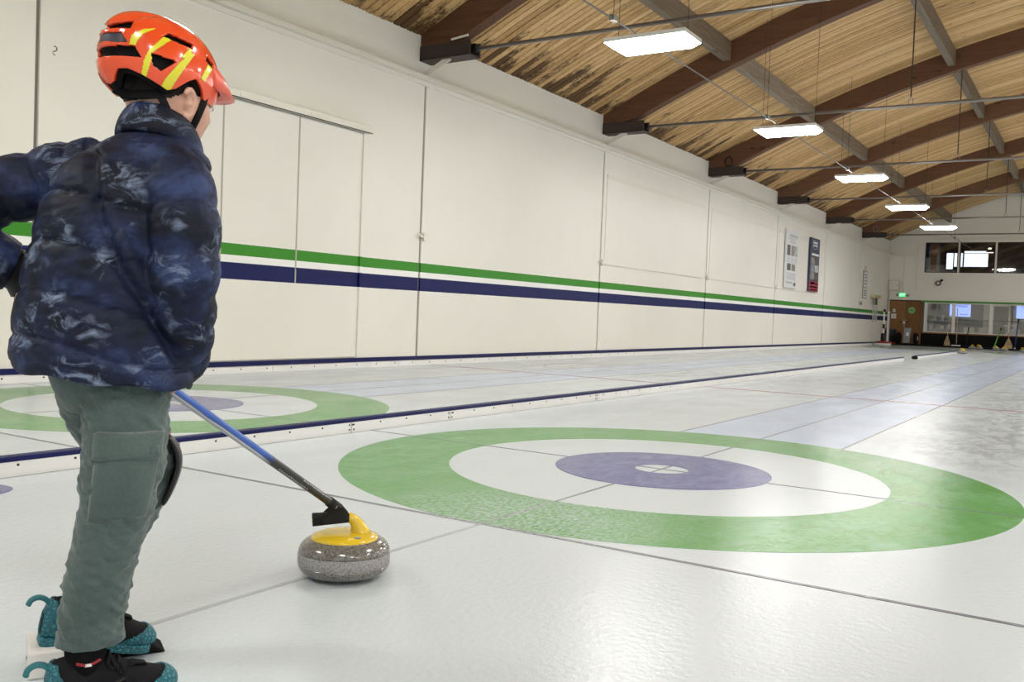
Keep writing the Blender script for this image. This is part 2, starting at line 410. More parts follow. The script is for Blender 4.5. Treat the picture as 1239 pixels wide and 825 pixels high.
# ------------------------------------------------------------------ dividers between the sheets
def divider(name, label, x, seams, group='sheet dividers'):
    t = thing(name, label, 'divider', (x, seams[0], 0), 0, group); loc = (-x, -seams[0], 0)
    for a, b_ in zip(seams[:-1], seams[1:]):
        MB().box(x-.075, x, a+.003, b_-.003, 0, .074).build('board', WHITE, t, bevel=.003, loc=loc)
        MB().box(x-.075, x-.002, b_-.006, b_+.006, 0, .07).build('joint', GROOVE, t, loc=loc)
    MB().box(x-.062, x+.006, seams[0], seams[-1], .072, .098).build('cap_rail', BLUEP, t, bevel=.006, loc=loc)
    sc = MB().lathe([(.0065, 0), (.0065, .003)], 8, (0, 0, 0), 'x').mesh('screw'); sc.materials.append(STEELDK)
    ks = list(np.arange(max(seams[0], -3.5)+.12, 5.5, .29)) if x < 0 else []
    for k in ks:
        o = bpy.data.objects.new('screw', sc); COL.objects.link(o); o.parent = t; o.location = (.0, k-seams[0], .055)
    for b_ in seams[1:]:
        if -1 < b_ < 6 and x < 0:
            for dy in (-.022, .022):
                for z in (.022, .055):
                    o = bpy.data.objects.new('screw', sc); COL.objects.link(o); o.parent = t; o.location = (0, b_-seams[0]+dy, z)
    return t
divider('sheet_divider', 'long low white divider board with navy cap between the two sheets', -2.2, [-9.0, -6.3, -3.9, -1.6, -.2, .935, 3.43, 7.0, 9.5, 13.05, 15.5, 18.0, 20.5])
divider('sheet_divider', 'short far divider of white boards beyond the gap, by the loose stone', -2.2, [22.4, 24.9, 27.3, 29.8, 32.0])
divider('sheet_divider', 'white divider board on the right edge of the near sheet', 2.30, [-9.0, -3, 3, 9, 15, 21])
t = thing('divider_end_weight', 'small black rubber block at the gap in the divider', 'block', (-2.22, 22.2, 0))
MB().lathe([(.06,0),(.08,.02),(.08,.06),(.06,.08),(.03,.09)], 16).build('block', BLACKR, t, True)

# ------------------------------------------------------------------ ceiling lamps
DIFF = emit('lamp_diffuser', (1.0, .99, .965), LAMP)
HOUS = M('lamp_housing', (.75,.75,.73), .4)
LO = ['largest lit panel lamp, nearest, hanging under the first arch', 'second lit panel lamp from the camera, under the arches', 'third lit panel lamp from the camera, under the arches', 'fourth lit panel lamp from the camera, above the banners', 'smallest lit panel lamp, farthest, in front of the far wall']
NTH = ['first', 'second', 'third', 'fourth', 'fifth', 'sixth', 'seventh', 'eighth']
def lamp(x, y, label):
    t = thing('panel_lamp', label, 'lamp', (x, y, 4.30), 0, 'hanging panel lamps')
    L, W = .55, .27; mb = MB()
    mb.v += [(-L+.09,-W+.06,0),(L-.09,-W+.06,0),(L-.09,W-.06,0),(-L+.09,W-.06,0),(-L,-W,.065),(L,-W,.065),(L,W,.065),(-L,W,.065)]
    mb.f += [(0,3,2,1),(0,1,5,4),(1,2,6,5),(2,3,7,6),(3,0,4,7)]
    mb.build('diffuser', DIFF, t)
    h = MB().box(-L-.01, L+.01, -W-.01, W+.01, .066, .12); h.build('housing', HOUS, t, bevel=.006)
    for sx in (-1, 1):
        MB().tube([(sx*.48, 0, .12), (sx*.48, 0, max(.3, deck(x+sx*.48)-4.30))], .004, 5).build('hanging_wire', STEELDK, t)
    return t
for k in range(-2, 6):
    if k < 5: lamp(-2.95, 6.02+6.04*k, LO[k] if k >= 0 else 'panel lamp above the left sheet, %s' % ('beside the camera' if k == -1 else 'behind the camera'))
for x in (2.6, 7.0, 11.4, 15.2):
    for k in range(-2, 6): lamp(x, 6.02+6.04*k, 'panel lamp in the %s row right of the conduit, %s from the back wall' % ({2.6:'first',7.0:'second',11.4:'third',15.2:'fourth'}[x], NTH[k+2]))
t = thing('conduit_run', 'thin galvanised conduit running the length of the hall above the lamps', 'conduit', (-3.08, -9, 4.44))
MB().tube([(0, .1, 0), (0, 51.3, 0)], .010, 8).build('pipe', GALV, t, True)
for k in range(-1, 6):
    MB().box(-.03, .03, 15.02+6.04*k-.9, 15.02+6.04*k-.8, -.02, .05).build('clamp', GALV, t)
    MB().tube([(0, 15.02+6.04*k-.85, .05), (0, 15.02+6.04*k-.85, deck(-3.08)-4.46)], .004, 5).build('wire', STEELDK, t)

# ------------------------------------------------------------------ banners on the left wall
def banner(label, y0, y1, z0, z1, ground, items, thick=.05):
    t = thing('banner', label, 'banner', (XP+.035, (y0+y1)/2, z0), 0, 'hanging banners')
    W = (y1-y0); H = z1-z0
    MB().box(0, thick, -W/2, W/2, 0, H).build('board', ground, t)
    for nm, (a, b_, c, d), m in items:      # fractions across (0..1) and from the top (0..1)
        MB().box(thick, thick+.003, -W/2+a*W, -W/2+b_*W, H*(1-d), H*(1-c)).build(nm, m, t)
    return t
GR = [M('print_grey_%d' % i, c, .5, var=.5, vscale=9) for i, c in enumerate(((.10,.09,.09), (.28,.24,.22), (.45,.46,.47), (.20,.25,.28)))]
LGREY = M('print_pale_grey', (.50,.51,.53), .5); BW = M('banner_white', (.72,.74,.77), .35); BN = M('banner_navy', (.035,.04,.095), .4); BR = M('banner_red', (.30,.025,.05), .45); PW_ = M('print_white', (.75,.75,.75), .5)
it = [('print_block', (.25,.9,.07,.12), LGREY), ('print_block', (.2,.8,.14,.155), LGREY), ('print_block', (.28,.74,.175,.19), LGREY), ('print_block', (.22,.78,.205,.22), LGREY)]
for k, a in enumerate((.08,.42,.68)): it.append(('photo_print', (a, a+.26, .26, .44), GR[k % 3]))
for r_ in range(4):
    for a in (.1,.42,.72): it.append(('print_block', (a, a+.2, .47+.025*r_, .483+.025*r_), LGREY))
for k, a in enumerate((.12,.5)): it.append(('photo_print', (a, a+.3, .58, .70), GR[k]))
for r_ in range(5): it.append(('print_block', (.1, .85, .74+.025*r_, .752+.025*r_), LGREY))
it += [('photo_print', (.72,.88,.90,.96), GR[0]), ('print_block', (.1,.6,.89,.93), LGREY)]
banner('tall white printed banner with small portraits on the cream wall', 25.1, 26.45, 2.0, 3.88, BW, it)
it = [('emblem', (.30,.70,.07,.10), PW_), ('emblem', (.28,.72,.125,.15), PW_)]
for a, b_, c, d in ((.25,.75,.045,.052), (.25,.30,.045,.19), (.70,.75,.045,.19), (.35,.65,.20,.207)): it.append(('emblem', (a,b_,c,d), LGREY))
it += [('print_block', (.15,.92,.285,.325), PW_)]
for r_ in range(3):
    for k in range(2): it.append(('photo_print', (.10+.42*k, .50+.42*k, .36+.14*r_, .49+.14*r_), GR[(r_*2+k*3+1) % 4]))
it += [('red_band', (0,1,.80,1), BR), ('print_block', (.12,.55,.82,.86), PW_), ('print_block', (.62,.9,.84,.86), PW_), ('print_block', (.1,.95,.895,.92), PW_), ('print_block', (.1,.5,.95,.97), PW_), ('print_block', (.56,.9,.95,.97), PW_)]
banner('tall navy printed banner with photographs and red foot on the cream wall', 28.0, 29.2, 1.98, 3.87, BN, it)
t = thing('framed_notice', 'narrow white framed notice hanging near the far corner', 'sign', (XP, 37.2, 2.02))
MB().box(0, .03, -.40, .40, 0, 1.2).build('frame', M('frame_grey', (.25,.24,.22), .5), t)
MB().box(.03, .035, -.33, .33, .04, .46).build('sheet', PW_, t); MB().box(.03, .035, -.33, .33, .5, 1.16).build('sheet', PW_, t)
for z in (.12,.22,.32,.62,.75,.88,1.0): MB().box(.035, .037, -.2, .22, z, z+.045).build('print_block', GR[0], t)
MB().tube([(.0,-.25,1.2),(.01,0,1.42),(.0,.25,1.2)], .006, 5).build('hanging_cord', STEELDK, t)
t = thing('wall_plaque', 'small grey plaque on the cream wall above the green stripe', 'sign', (XP, 36.6, 1.72))
MB().box(0, .015, -.28, .28, 0, .16).build('plate', M('plaque', (.42,.41,.40), .5), t); 
for z in (.04,.09): MB().box(.015, .017, -.2, .2, z, z+.025).build('print_block', GR[0], t)

# hose rack in the far left corner
t = thing('hose_rack', 'wooden wall rack with hanging pale hose loops by the far corner', 'rack', (XP, 39.2, 2.10))
MB().box(0, .22, -.75, .55, 0, .14).build('shelf', M('pale_wood', (.55,.46,.30), .6), t)
for yy in (-.45, .1):
    MB().tube([(.12,yy-.16,0),(.12,yy-.2,-.6),(.12,yy-.12,-1.0),(.12,yy,-1.06),(.12,yy+.12,-1.0),(.12,yy+.2,-.6),(.12,yy+.16,0)], .02, 6).build('hose_loop', M('pale_hose', (.5,.5,.48), .5), t, True)
MB().box(.05, .16, -.2, .0, -.3, 0).build('bracket', STEELDK, t)

# ------------------------------------------------------------------ far wall
mb = MB(); T0, T1 = YF, YF+.15
for x0, x1, z0, z1 in ((X0W, -5.23, 2.15, 3.46), (-5.23, X1W, 2.15, 3.46), (X0W, -5.23, 3.46, 4.87), (7.0, X1W, -.2, 2.15), (7.0, X1W, 3.46, 4.87), (X0W-.2, X0W, -.2, 4.87)):
    mb.box(x0, x1, T0, T1, z0, z1)
xs = [x for x in XS]
mb.prism([(X0W, 4.87), (X1W, 4.87)] + [(x, deck(x)+.04) for x in xs[::-1]], T0, T1, 'xz')
wf = struct('wall_far', mb, WALL, 'cream end wall with windows under the arched roof')
MB().box(-5.24, 7.0, T0-.04, T1, -.02, .60).build('black_dado', BLACKR, wf)
MB().box(-5.24, 7.0, T0-.06, T1, .60, .655).build('brown_sill', DOORW, wf)
MB().box(-5.30, 7.0, T0-.03, T1, 2.055, 2.15).build('green_header', GREENP, wf)
MB().box(X0W, 7.0, T0-.012, T0, 2.20, 2.235).build('moulding', CREAMTRIM, wf)
MB().box(X0W, -6.1, T0-.03, T0, 4.25, 4.30).build('moulding', CREAMTRIM, wf)
for x in (-6.13, -5.55): MB().box(x-.02, x+.02, T0-.03, T0, 2.6, 4.25 if x < -6 else 4.9).build('conduit', CREAMTRIM, wf)
MB().box(-4.70, 7, T0-.02, T0, 4.98, 5.10).build('moulding', CREAMTRIM, wf)
GLASS, nt, b = newmat('window_glass')
mx = N(nt, 'ShaderNodeMixShader'); mx.inputs[0].default_value = .09
nt.links.new(N(nt, 'ShaderNodeBsdfTransparent').outputs[0], mx.inputs[1])
gl = N(nt, 'ShaderNodeBsdfGlossy'); gl.inputs['Roughness'].default_value = .03; nt.links.new(gl.outputs[0], mx.inputs[2])
nt.links.new(mx.outputs[0], nt.nodes['Material Output'].inputs[0])
DFRAME = M('dark_window_frame', (.02,.018,.018), .5)
def window(i, x0, x1, z0, z1, frame, lab, dark):
    fr = MB(); q = .035
    fr.box(x0, x1, T0-.01, T0+.10, z0, z0+q); fr.box(x0, x1, T0-.01, T0+.10, z1-q, z1); fr.box(x0, x0+q, T0-.01, T0+.10, z0+q, z1-q); fr.box(x1-q, x1, T0-.01, T0+.10, z0+q, z1-q)
    o = struct('window_%d' % i, fr, frame, lab)
    MB().box(x0+q, x1-q, T0+.04, T0+.05, z0+q, z1-q).build('pane', GLASS, o)
    return o
k = 1
for a, b_ in ((-5.23, -3.82), (-3.74, -2.28), (-2.20, -.70), (-.62, .88), (.96, 7.0)):
    window(k, a, b_, 3.46, 4.87, DFRAME, 'upper lounge window, pane %d from the left' % k, 1); k += 1
for j, x in enumerate((-3.78, -2.24, -.66, .92)): MB().box(x-.04, x+.04, T0-.03, T1, 3.44, 4.89).build('mullion', CREAMTRIM, wf)
for a, b_ in ((-5.05, -3.91), (-3.85, -2.36), (-2.28, -.72), (-.64, .9), (.96, 7.0)):
    window(k, a, b_, .655, 2.055, CREAMTRIM, 'ground floor viewing window, pane %d from the left' % (k-5), 0); k += 1
for x in (-5.10, -3.88, -2.32, -.68, .93): MB().box(x-.035, x+.035, T0-.045, T1, .655, 2.06).build('mullion', WHITE, wf)
# brown double door
d2 = struct('door_2', MB().box(X0W, -5.24, T0-.005, T1, 2.09, 2.15), M('door_frame_brown', (.06,.03,.015), .5), 'brown wooden double door in the far left corner')
for s, (a, b_) in enumerate(((-6.76, -6.03), (-6.02, -5.30))): 
    lf = MB().box(a, b_, T0+.01, T0+.06, .02, 2.09).build('door_leaf', DOORW, d2)
    MB().box(b_-.10 if s == 0 else a+.03, b_-.03 if s == 0 else a+.10, T0, T0+.012, 1.02, 1.22).build('push_plate', M('worn_plate', (.3,.2,.13), .4, .6), d2)
MB().box(X0W, -6.76, T0-.005, T1, 0, 2.09).build('jamb', DFRAME, d2); MB().box(-5.30, -5.235, T0-.03, T1, 0, 2.09).build('jamb', DOORW, d2)
t = thing('round_sign', 'pale green round sign on the right leaf of the brown door', 'sign', (-5.70, T0+.005, 1.66))
MB().lathe([(.155, 0), (.155, -.015)], 28, (0,0,0), 'y').build('disc', M('sign_green', (.20,.45,.16), .5), t)
MB().box(-.07, .07, -.02, -.015, -.02, .03).build('print_block', M('sign_dark_green', (.08,.24,.07), .5), t)
for nm, x, z, w_, h_, lab in (('paper_notice', -6.49, 1.36, .22, .22, 'white square paper notice on the brown door'), ('paper_notice', -6.48, 1.63, .12, .15, 'small white paper notice above the square one on the brown door')):
    t = thing(nm, lab, 'notice', (x, T0+.005, z)); MB().box(-w_/2, w_/2, -.006, 0, -h_/2, h_/2).build('sheet', PW_, t)
    MB().box(-w_/4, w_/4, -.008, -.006, -h_/4, h_/6).build('print_block', GR[2], t)
t = thing('exit_sign', 'lit green exit sign above the brown door', 'sign', (-6.14, T0, 2.30))
MB().box(-.15, .15, -.07, 0, -.01, .18).build('case', HOUS, t); MB().box(-.135, .135, -.075, -.07, .0, .17).build('lit_face', emit('exit_green', (.05,.75,.18), 1.3), t)
text('lettering', 'EXIT', .11, emit('exit_letters', (.55,1,.6), 2.2), t, Matrix(((1,0,0,0),(0,0,-1,-.078),(0,1,0,.085),(0,0,0,1))))
for s in (-1, 1): MB().lathe([(.045, -.08), (.065, -.01), (.05, 0)], 14, (s*.24, 0, .07), 'y').build('spot_head', M('spot_grey', (.35,.34,.31), .5), t, True)
t = thing('electrical_box', 'cream metal electrical box high in the far corner', 'box', (-6.52, T0-.005, 2.58))
BOX_SHADED = M('box_shaded_cream', (.60,.575,.49), .5); MB().box(-.24, .24, -.18, 0, 0, .50).build('case', BOX_SHADED, t, bevel=.01); MB().box(-.20, .20, -.19, -.18, .04, .46).build('lid', CREAMTRIM, t, bevel=.005)  # trim cream darkened on case and pipe, standing in for shaded edges
MB().lathe([(.02,0),(.02,-.02)], 10, (.15,-.19,.25), 'y').build('latch', STEELDK, t)
MB().tube([(-.20,-.09,0),(-.20,-.09,-1.7)], .035, 8).build('pipe', BOX_SHADED, t, True)
MB().tube([(.24,-.05,.25),(.42,-.05,.25),(.42,-.05,-.05)], .02, 8).build('pipe', CREAMTRIM, t, True)
t = thing('wall_camera', 'small round white camera on a black bracket below the upper windows', 'camera', (-4.55, T0, 3.02))
MB().lathe([(.05,0),(.06,-.04),(.04,-.10)], 14, (.10,0,.08), 'y').build('bracket', BLACK, t, True)
MB().tube([(.10,-.06,.08),(0,-.12,-.02)], .025, 8).build('arm', BLACK, t)
MB().lathe([(.10,0),(.12,-.02),(.12,-.06),(.085,-.09)], 20, (-.03,-.10,-.06), 'y').build('body', DFRAME, t, True)
MB().lathe([(.075,0),(.06,-.03),(.02,-.045)], 16, (-.03,-.185,-.06), 'y').build('lens_dome', PW_, t, True)
MB().box(.09,.105,-.012,0,-.85,.05).build('cable', CREAMTRIM, t)

# rooms behind the glass
GREYW = M('room_grey', (.18,.175,.165), .7, var=.15, vscale=1.2); DARKW = M('room_dark', (.10,.075,.06), .7, var=.3, vscale=1.0)
mb = MB(); mb.box(-5.4, 7.2, 47, 47.1, 0, 2.6); mb.box(-5.45, -5.35, T1, 47, 0, 2.6); mb.box(7.1, 7.2, T1, 47, 0, 2.6); mb.box(-5.4, 7.2, T1, 47, 2.5, 2.62); 
struct('wall_viewing_room', mb, GREYW); struct('floor_viewing_room', MB().box(-5.4, 7.2, T1, 47, -.1, 0), M('room_floor', (.16,.15,.15), .6))
mb = MB(); mb.box(-5.6, 7.2, 50, 50.1, 2.7, 6); mb.box(-5.7, -5.6, T1, 50, 2.7, 6); mb.box(7.1, 7.2, T1, 50, 2.7, 6); mb.box(-5.6, 7.2, T1, 50, 5.6, 5.7)
struct('wall_lounge', mb, DARKW); struct('floor_lounge', MB().box(-5.6, 7.2, T1, 50, 2.65, 2.75), DARKW)
wn = struct('window_20', MB().box(-5.35, -3.25, 49.94, 50, 4.02, 5.08), DFRAME, 'bright daylight window at the back of the lounge')
SKYP = emit('daylight_pane', (.80,.91,1.0), 1.25)
for a, b_, z0, z1 in ((-5.30,-4.98,4.06,4.92), (-4.92,-4.52,4.2,4.92), (-4.44,-3.3,4.2,4.9), (-4.44,-3.3,4.93,5.03)): MB().box(a, b_, 49.91, 49.94, z0, z1).build('pane', SKYP, wn)
t = thing('pendant_lamp', 'conical pendant lamp glowing behind the upper window', 'lamp', (-2.72, 44.6, 4.55), 0)
MB().lathe([(.19,0),(.17,.03),(.07,.16),(.05,.26),(.02,.28)], 20, caps=False).build('shade', M('pendant_shade', (.12,.10,.09), .5), t, True)
MB().lathe([(.18,.004),(.18,.015)], 20).build('glow_disc', emit('warm_glow', (1,.85,.6), 4), t); MB().lathe([(.07,.17),(.07,.22)], 16).build('glow_collar', emit('warm_glow_top', (1,.85,.6), 3), t)
MB().tube([(0,0,.28),(0,0,1.05)], .006, 5).build('cord', BLACK, t)
t = thing('lounge_post', 'orange-brown timber post behind the upper left window', 'post', (-5.02, 43.8, 2.75)); MB().box(-.13,.13,-.1,.1,0,2.8).build('post', M('orange_wood', (.33,.17,.07), .5), t)
t = thing('lounge_drape', 'dark blue drape behind the upper left window', 'drape', (-5.35, 43.3, 2.8))
mb = MB(); mb.prism([(-.16+.32*i/24, .03*math.sin(i*1.5)) for i in range(25)] + [(.16-.32*i/24, .03*math.sin((24-i)*1.5)+.02) for i in range(25)], 0, 2.4, 'xy'); mb.build('cloth', M('blue_drape', (.03,.035,.16), .8), t)
t = thing('lounge_sofa', 'dark lounge sofa back behind the upper right window', 'sofa', (-1.1, 45.0, 2.75))
mb = MB(); mb.box(-.8,.8,0,.8,0,.42); mb.build('seat', BLACKR, t, bevel=.04); MB().box(-.8,.8,-.15,.0,0,.98).build('backrest', BLACKR, t, bevel=.04)
for s in (-1,1): MB().box(s*.8-.1, s*.8+.1, -.15,.8,0,.62).build('armrest', BLACKR, t, bevel=.04)
t = thing('lounge_striplight', 'small bright tube light behind the upper right window', 'lamp', (-1.35, 45, 5.40)); MB().box(-.18,.18,-.05,.05,0,.04).build('tube', emit('strip_glow', (1,.97,.9), .7), t); MB().box(-.32,.32,-.08,.08,.05,.15).build('case', DFRAME, t)
# televisions on posts of the viewing room
SCREEN, nt, b = newmat('blue_screen'); tc = N(nt, 'ShaderNodeTexCoord')
bk = N(nt, 'ShaderNodeTexBrick'); bk.inputs['Scale'].default_value = 5; bk.inputs['Color1'].default_value = (.42,.58,1,1); bk.inputs['Color2'].default_value = (.75,.85,1,1); bk.inputs['Mortar'].default_value = (.25,.38,.95,1)
nt.links.new(tc.outputs['Generated'], bk.inputs[0]); nt.links.new(bk.outputs[0], b.inputs['Emission Color']); b.inputs['Emission Strength'].default_value = 1.1; b.inputs['Base Color'].default_value = (0,0,0,1)
TXT = emit('screen_ink', (.06,.12,.75), .5)
for x0, x1, lab in ((-4.16, -3.22, 'bright blue-white screen left of centre behind the ground floor glass'), (-1.38, -.40, 'bright blue-white screen at the right edge behind the ground floor glass')):
    t = thing('wall_screen', lab, 'screen', ((x0+x1)/2, 43.2, 1.42), 0, 'screens behind the viewing windows'); W = (x1-x0)/2
    MB().box(-W, W, 0, .05, 0, .62).build('case', BLACK, t); MB().box(-W+.02, W-.02, -.004, 0, .02, .60).build('display', emit('screen_pale', (.34,.48,1.0), .85), t)
    for z, a, b_ in ((.52,-.2,.35),(.47,-.1,.3),(.36,-.8,-.55),(.28,-.8,-.55),(.20,-.8,-.55),(.12,0,.35),(.46,-.8,-.6)): MB().box(max(-W+.03, a*W/.5), min(W-.03, b_*W/.5), -.008, -.004, z, z+.03).build('print_block', TXT, t)
    MB().box(-.04,.04,.05,.12,.2,1.08).build('mount_post', BLACK, t)
t = thing('room_fill_lamp', 'added ceiling lamp brightening the viewing room', 'lamp', (-3.0, 44.5, 2.40)); MB().box(-.9,.9,-.15,.15,0,.04).build('diffuser', emit('room_lamp_glow', (1,.96,.88), 9), t); MB().box(-.95,.95,-.2,.2,.04,.08).build('housing', HOUS, t)  # unseen lamp, added to brighten the room behind the glass
t = thing('room_fill_lamp', 'added ceiling lamp farther right brightening the viewing room', 'lamp', (1.2, 44.5, 2.40)); MB().box(-.9,.9,-.15,.15,0,.04).build('diffuser', emit('room_fill_glow_b', (1,.96,.88), 9), t); MB().box(-.95,.95,-.2,.2,.04,.08).build('housing', HOUS, t)  # second added fill lamp, also out of view
# furniture behind the glass
t = thing('gear_shelf', 'cluttered metal gear shelf behind the leftmost ground floor pane', 'shelf', (-4.55, 44.2, 0))
for z in (.35,.8,1.2): MB().box(-.65,.65,-.2,.2,z,z+.03).build('shelf_board', STEEL, t)
for sx in (-.64,.64):
    for sy in (-.19,.19): MB().box(sx-.015,sx+.015,sy-.015,sy+.015,0,1.3).build('post', STEELDK, t)
cols = [M('gear_%d' % i, c, .6) for i, c in enumerate(((.45,.44,.42),(.06,.06,.07),(.30,.26,.2),(.5,.48,.3),(.12,.13,.15)))]
for i in range(14):
    s = thing('stored_bag', 'stored bag on the %s board of the gear shelf, %s from the left' % ('lower' if i < 7 else 'upper', NTH[i % 7]), 'bag', (-5.08+.165*(i % 7)+random.uniform(-.02,.02), 44.2, .83 if i < 7 else 1.23), random.uniform(-.3,.3), 'bags on the gear shelf')
    h = random.uniform(.14,.28); MB().lathe([(.05,0),(.07,.02),(.075,h*.6),(.05,h),(.015,h+.02)], 10).build('bag_body', cols[i % 5], s, True)
    MB().tube([(-.03,0,h),(-.03,0,h+.05),(.03,0,h+.05),(.03,0,h)], .008, 5).build('strap', BLACK, s)
def table(x, y, lab):
    t = thing('room_table', lab, 'table', (x, y, 0), 0, 'tables in the viewing room'); MB().box(-.6,.6,-.35,.35,.71,.75).build('tabletop', M('table_tan', (.42,.36,.27), .5), t, bevel=.008)
    for sx in (-.52,.52):
        for sy in (-.29,.29): MB().box(sx-.02,sx+.02,sy-.02,sy+.02,0,.71).build('leg', STEELDK, t)
table(-3.1, 45.1, 'tan table behind the second ground floor pane'); table(-1.3, 45.6, 'tan table behind the third ground floor pane')
def chair(x, y, rz, lab):
    t = thing('room_chair', lab, 'chair', (x, y, 0), rz, 'chairs in the viewing room'); MB().box(-.22,.22,-.22,.22,.43,.47).build('seat', cols[0], t, bevel=.01); MB().box(-.22,.22,.19,.22,.62,.95).build('backrest', cols[0], t, bevel=.01)
    for sx in (-.2,.2):
        MB().box(sx-.012,sx+.012,-.2,-.176,0,.43).build('leg', STEELDK, t); MB().box(sx-.012,sx+.012,.18,.204,0,.64).build('leg', STEELDK, t)
chair(-3.4, 44.5, PI, 'pale chair in front of the table behind the second pane'); chair(-2.75, 44.45, PI, 'pale chair nearer the right mullion behind the second pane'); chair(-1.5, 44.9, PI, 'pale chair behind the third ground floor pane')
d3 = struct('door_3', MB().box(-2.62, -1.95, 46.95, 47, 0, 2.05), M('glass_door_grey', (.16,.17,.165), .3), 'grey inner door seen through the viewing windows')
for a in (-2.68, -1.95): MB().box(a, a+.06, 46.92, 47, 0, 2.1).build('jamb', WHITE, d3)
MB().box(-2.68, -1.89, 46.92, 47, 2.05, 2.12).build('lintel', WHITE, d3)
for x in (-2.95, -1.62): struct('trim_1%d' % int(x < -2), MB().box(x-.12, x+.12, 46.9, 47, 0, 2.5), M('pale_column', (.45,.44,.41), .6))
t = thing('grab_rail', 'dark horizontal rail inside the viewing windows', 'rail', (-2.9, 42.95, 0))
MB().tube([(-.9,0,1.30),(3.2,0,1.27)], .025, 8).build('rail', STEELDK, t, True)
for x in (-.9,1.1,3.2): MB().tube([(x,0,0),(x,0,1.3)], .02, 6).build('post', STEELDK, t)

# black rubber mat strip in front of the far wall
struct('trim_3', MB().box(X0W+.2, X1W, 41.55, YF-.05, 0, .07), BLACKR, 'black rubber strip at the foot of the far wall')

# ------------------------------------------------------------------ gear along the far wall
t = thing('rubbish_bin', 'dark grey round bin in front of the brown door', 'bin', (-6.50, 42.1, .07))
MB().lathe([(.15,0),(.17,.05),(.215,.62),(.235,.63),(.235,.68),(.20,.68),(.19,.1)], 24).build('tub', M('bin_grey', (.045,.052,.06), .5), t, True)
for s in (-1,1): MB().box(s*.23-.02, s*.23+.02, -.06,.06,.5,.55).build('handle', M('bin_handle', (.03,.035,.04), .5), t)
t = thing('orange_scoop', 'small orange scoop on the floor beside the grey bin', 'scoop', (-6.42, 41.40, 0)); MB().lathe([(.07,0),(.10,.02),(.11,.10),(.09,.11),(.08,.03)], 14).build('bowl', M('orange_plastic', (.55,.11,.03), .5), t, True); MB().bar((.08,0,.06),(.26,0,.10),.03,.02).build('handle', M('orange_handle', (.45,.09,.03), .5), t)
t = thing('ice_scraper_cart', 'grey wheeled ice scraper with handlebar before the brown door', 'cart', (-5.74, 41.80, .07), 0)
mb = MB(); mb.prism([(-.16,.04),(.16,.04),(.20,.76),(-.10,.76)], -.16, .16, 'xz'); mb.build('body', M('cart_grey', (.26,.27,.28), .4, .3), t, bevel=.02)
MB().box(.0,.10,-.17,-.16,.38,.54).build('emblem', PW_, t)
for x in (-.36,.40):
    wh = MB().lathe([(.10,-.09),(.23,-.09),(.265,-.06),(.265,.06),(.23,.09),(.10,.09)], 24, (x,-.05,.265), 'x').build('wheel', BLACKR, t, True)
    MB().lathe([(.11,-.095),(.05,-.10),(.05,.10),(.11,.095)], 16, (x,-.05,.265), 'x').build('hub', PW_ if x > 0 else BLACK, wh, True)
MB().tube([(-.10,-.05,.7),(-.13,-.12,1.02)], .025, 8).build('handle_post', STEEL, t, True); MB().tube([(-.33,-.12,1.03),(.08,-.12,1.02)], .022, 8).build('handlebar', BLACK, t, True)
MB().lathe([(.05,-.02),(.05,.02)], 12, (-.13,-.14,1.0), 'y').build('gauge', PW_, t)
t = thing('ice_burnisher', 'ice polishing machine with red disc base in the far left corner', 'machine', (-6.22, 38.7, 0))
MB().lathe([(.34,0.0),(.36,.02),(.36,.08),(.33,.10)], 32).build('skirt', M('skirt_grey', (.60,.60,.59), .5), t, True)
MB().lathe([(.31,.10),(.32,.12),(.30,.17),(.12,.20)], 32).build('deck_disc', M('machine_red', (.22,.012,.02), .5), t, True)
MB().lathe([(.075,.19),(.08,.25),(.075,.5),(.05,.55)], 20).build('motor', BLACK, t, True)
MB().bar((.03,0,.18),(.01,.05,1.50),.05,.05).build('handle_pole', PW_, t); MB().lathe([(.05,.75),(.05,.95)], 12, (.02,.02,0)).build('grip', BLACK, t)
MB().bar((-.08,.05,1.42),(.14,.05,1.46),.035,.035).build('handlebar', BLACK, t); MB().lathe([(.05,1.5),(.06,1.55),(.02,1.62)], 12, (.02,.05,0)).build('knob', BLACK, t)
t = thing('measuring_pole', 'white pole with black marks standing in the far corner', 'pole', (-6.36, 40.6, 0)); MB().box(-.05,.05,-.02,.02,0,1.55).build('pole', PW_, t)
for k in range(22): MB().box(.01,.05,-.024,-.02,.08+.065*k,.11+.065*k).build('mark', BLACK, t)
MB().lathe([(.09,0),(.09,.03)], 14).build('foot', BLACK, t)
STRAW = M('broom_straw', (.42,.31,.17), .8, var=.35, vscale=14, bmp=.5, bscale=60, sc=(6,6,.5)); WOODH = M('broom_handle_wood', (.50,.40,.28), .5)
def broom(x, y, h, w_, lab, cross=False, lean=0.):
    t = thing('straw_broom', lab, 'broom', (x, y, .07), 0, 'straw brooms at the far wall')
    mb = MB(); P = [(-w_, 0), (w_, 0), (w_*.9, .16), (w_*.45, .34), (.035, .44), (-.035, .44), (-w_*.45, .34), (-w_*.9, .16)]
    mb.prism(P, -.035, .035, 'xz'); mb.build('bristles', STRAW, t, bevel=.012)
    for z in (.20,.28): MB().box(-w_*(1.0-.9*(z-.05)), w_*(1.0-.9*(z-.05)), -.038, .038, z, z+.015).build('stitching', STEELDK, t)
    MB().tube([(0,0,.40),(lean,.06,h)], .016, 8).build('handle', WOODH, t, True)
    if cross: MB().bar((-.26+lean*.8,.05,1.02),(.26+lean*.8,.05,1.04),.02,.05).build('crossbar', M('pale_bar', (.5,.48,.44), .5), t)
broom(-4.05, 42.20, 1.42, .13, 'straw broom leaning by the first mullion of the far windows', lean=.10); broom(-1.52, 42.05, 1.55, .17, 'larger straw broom with a crossbar behind it at the far right', True, .03)
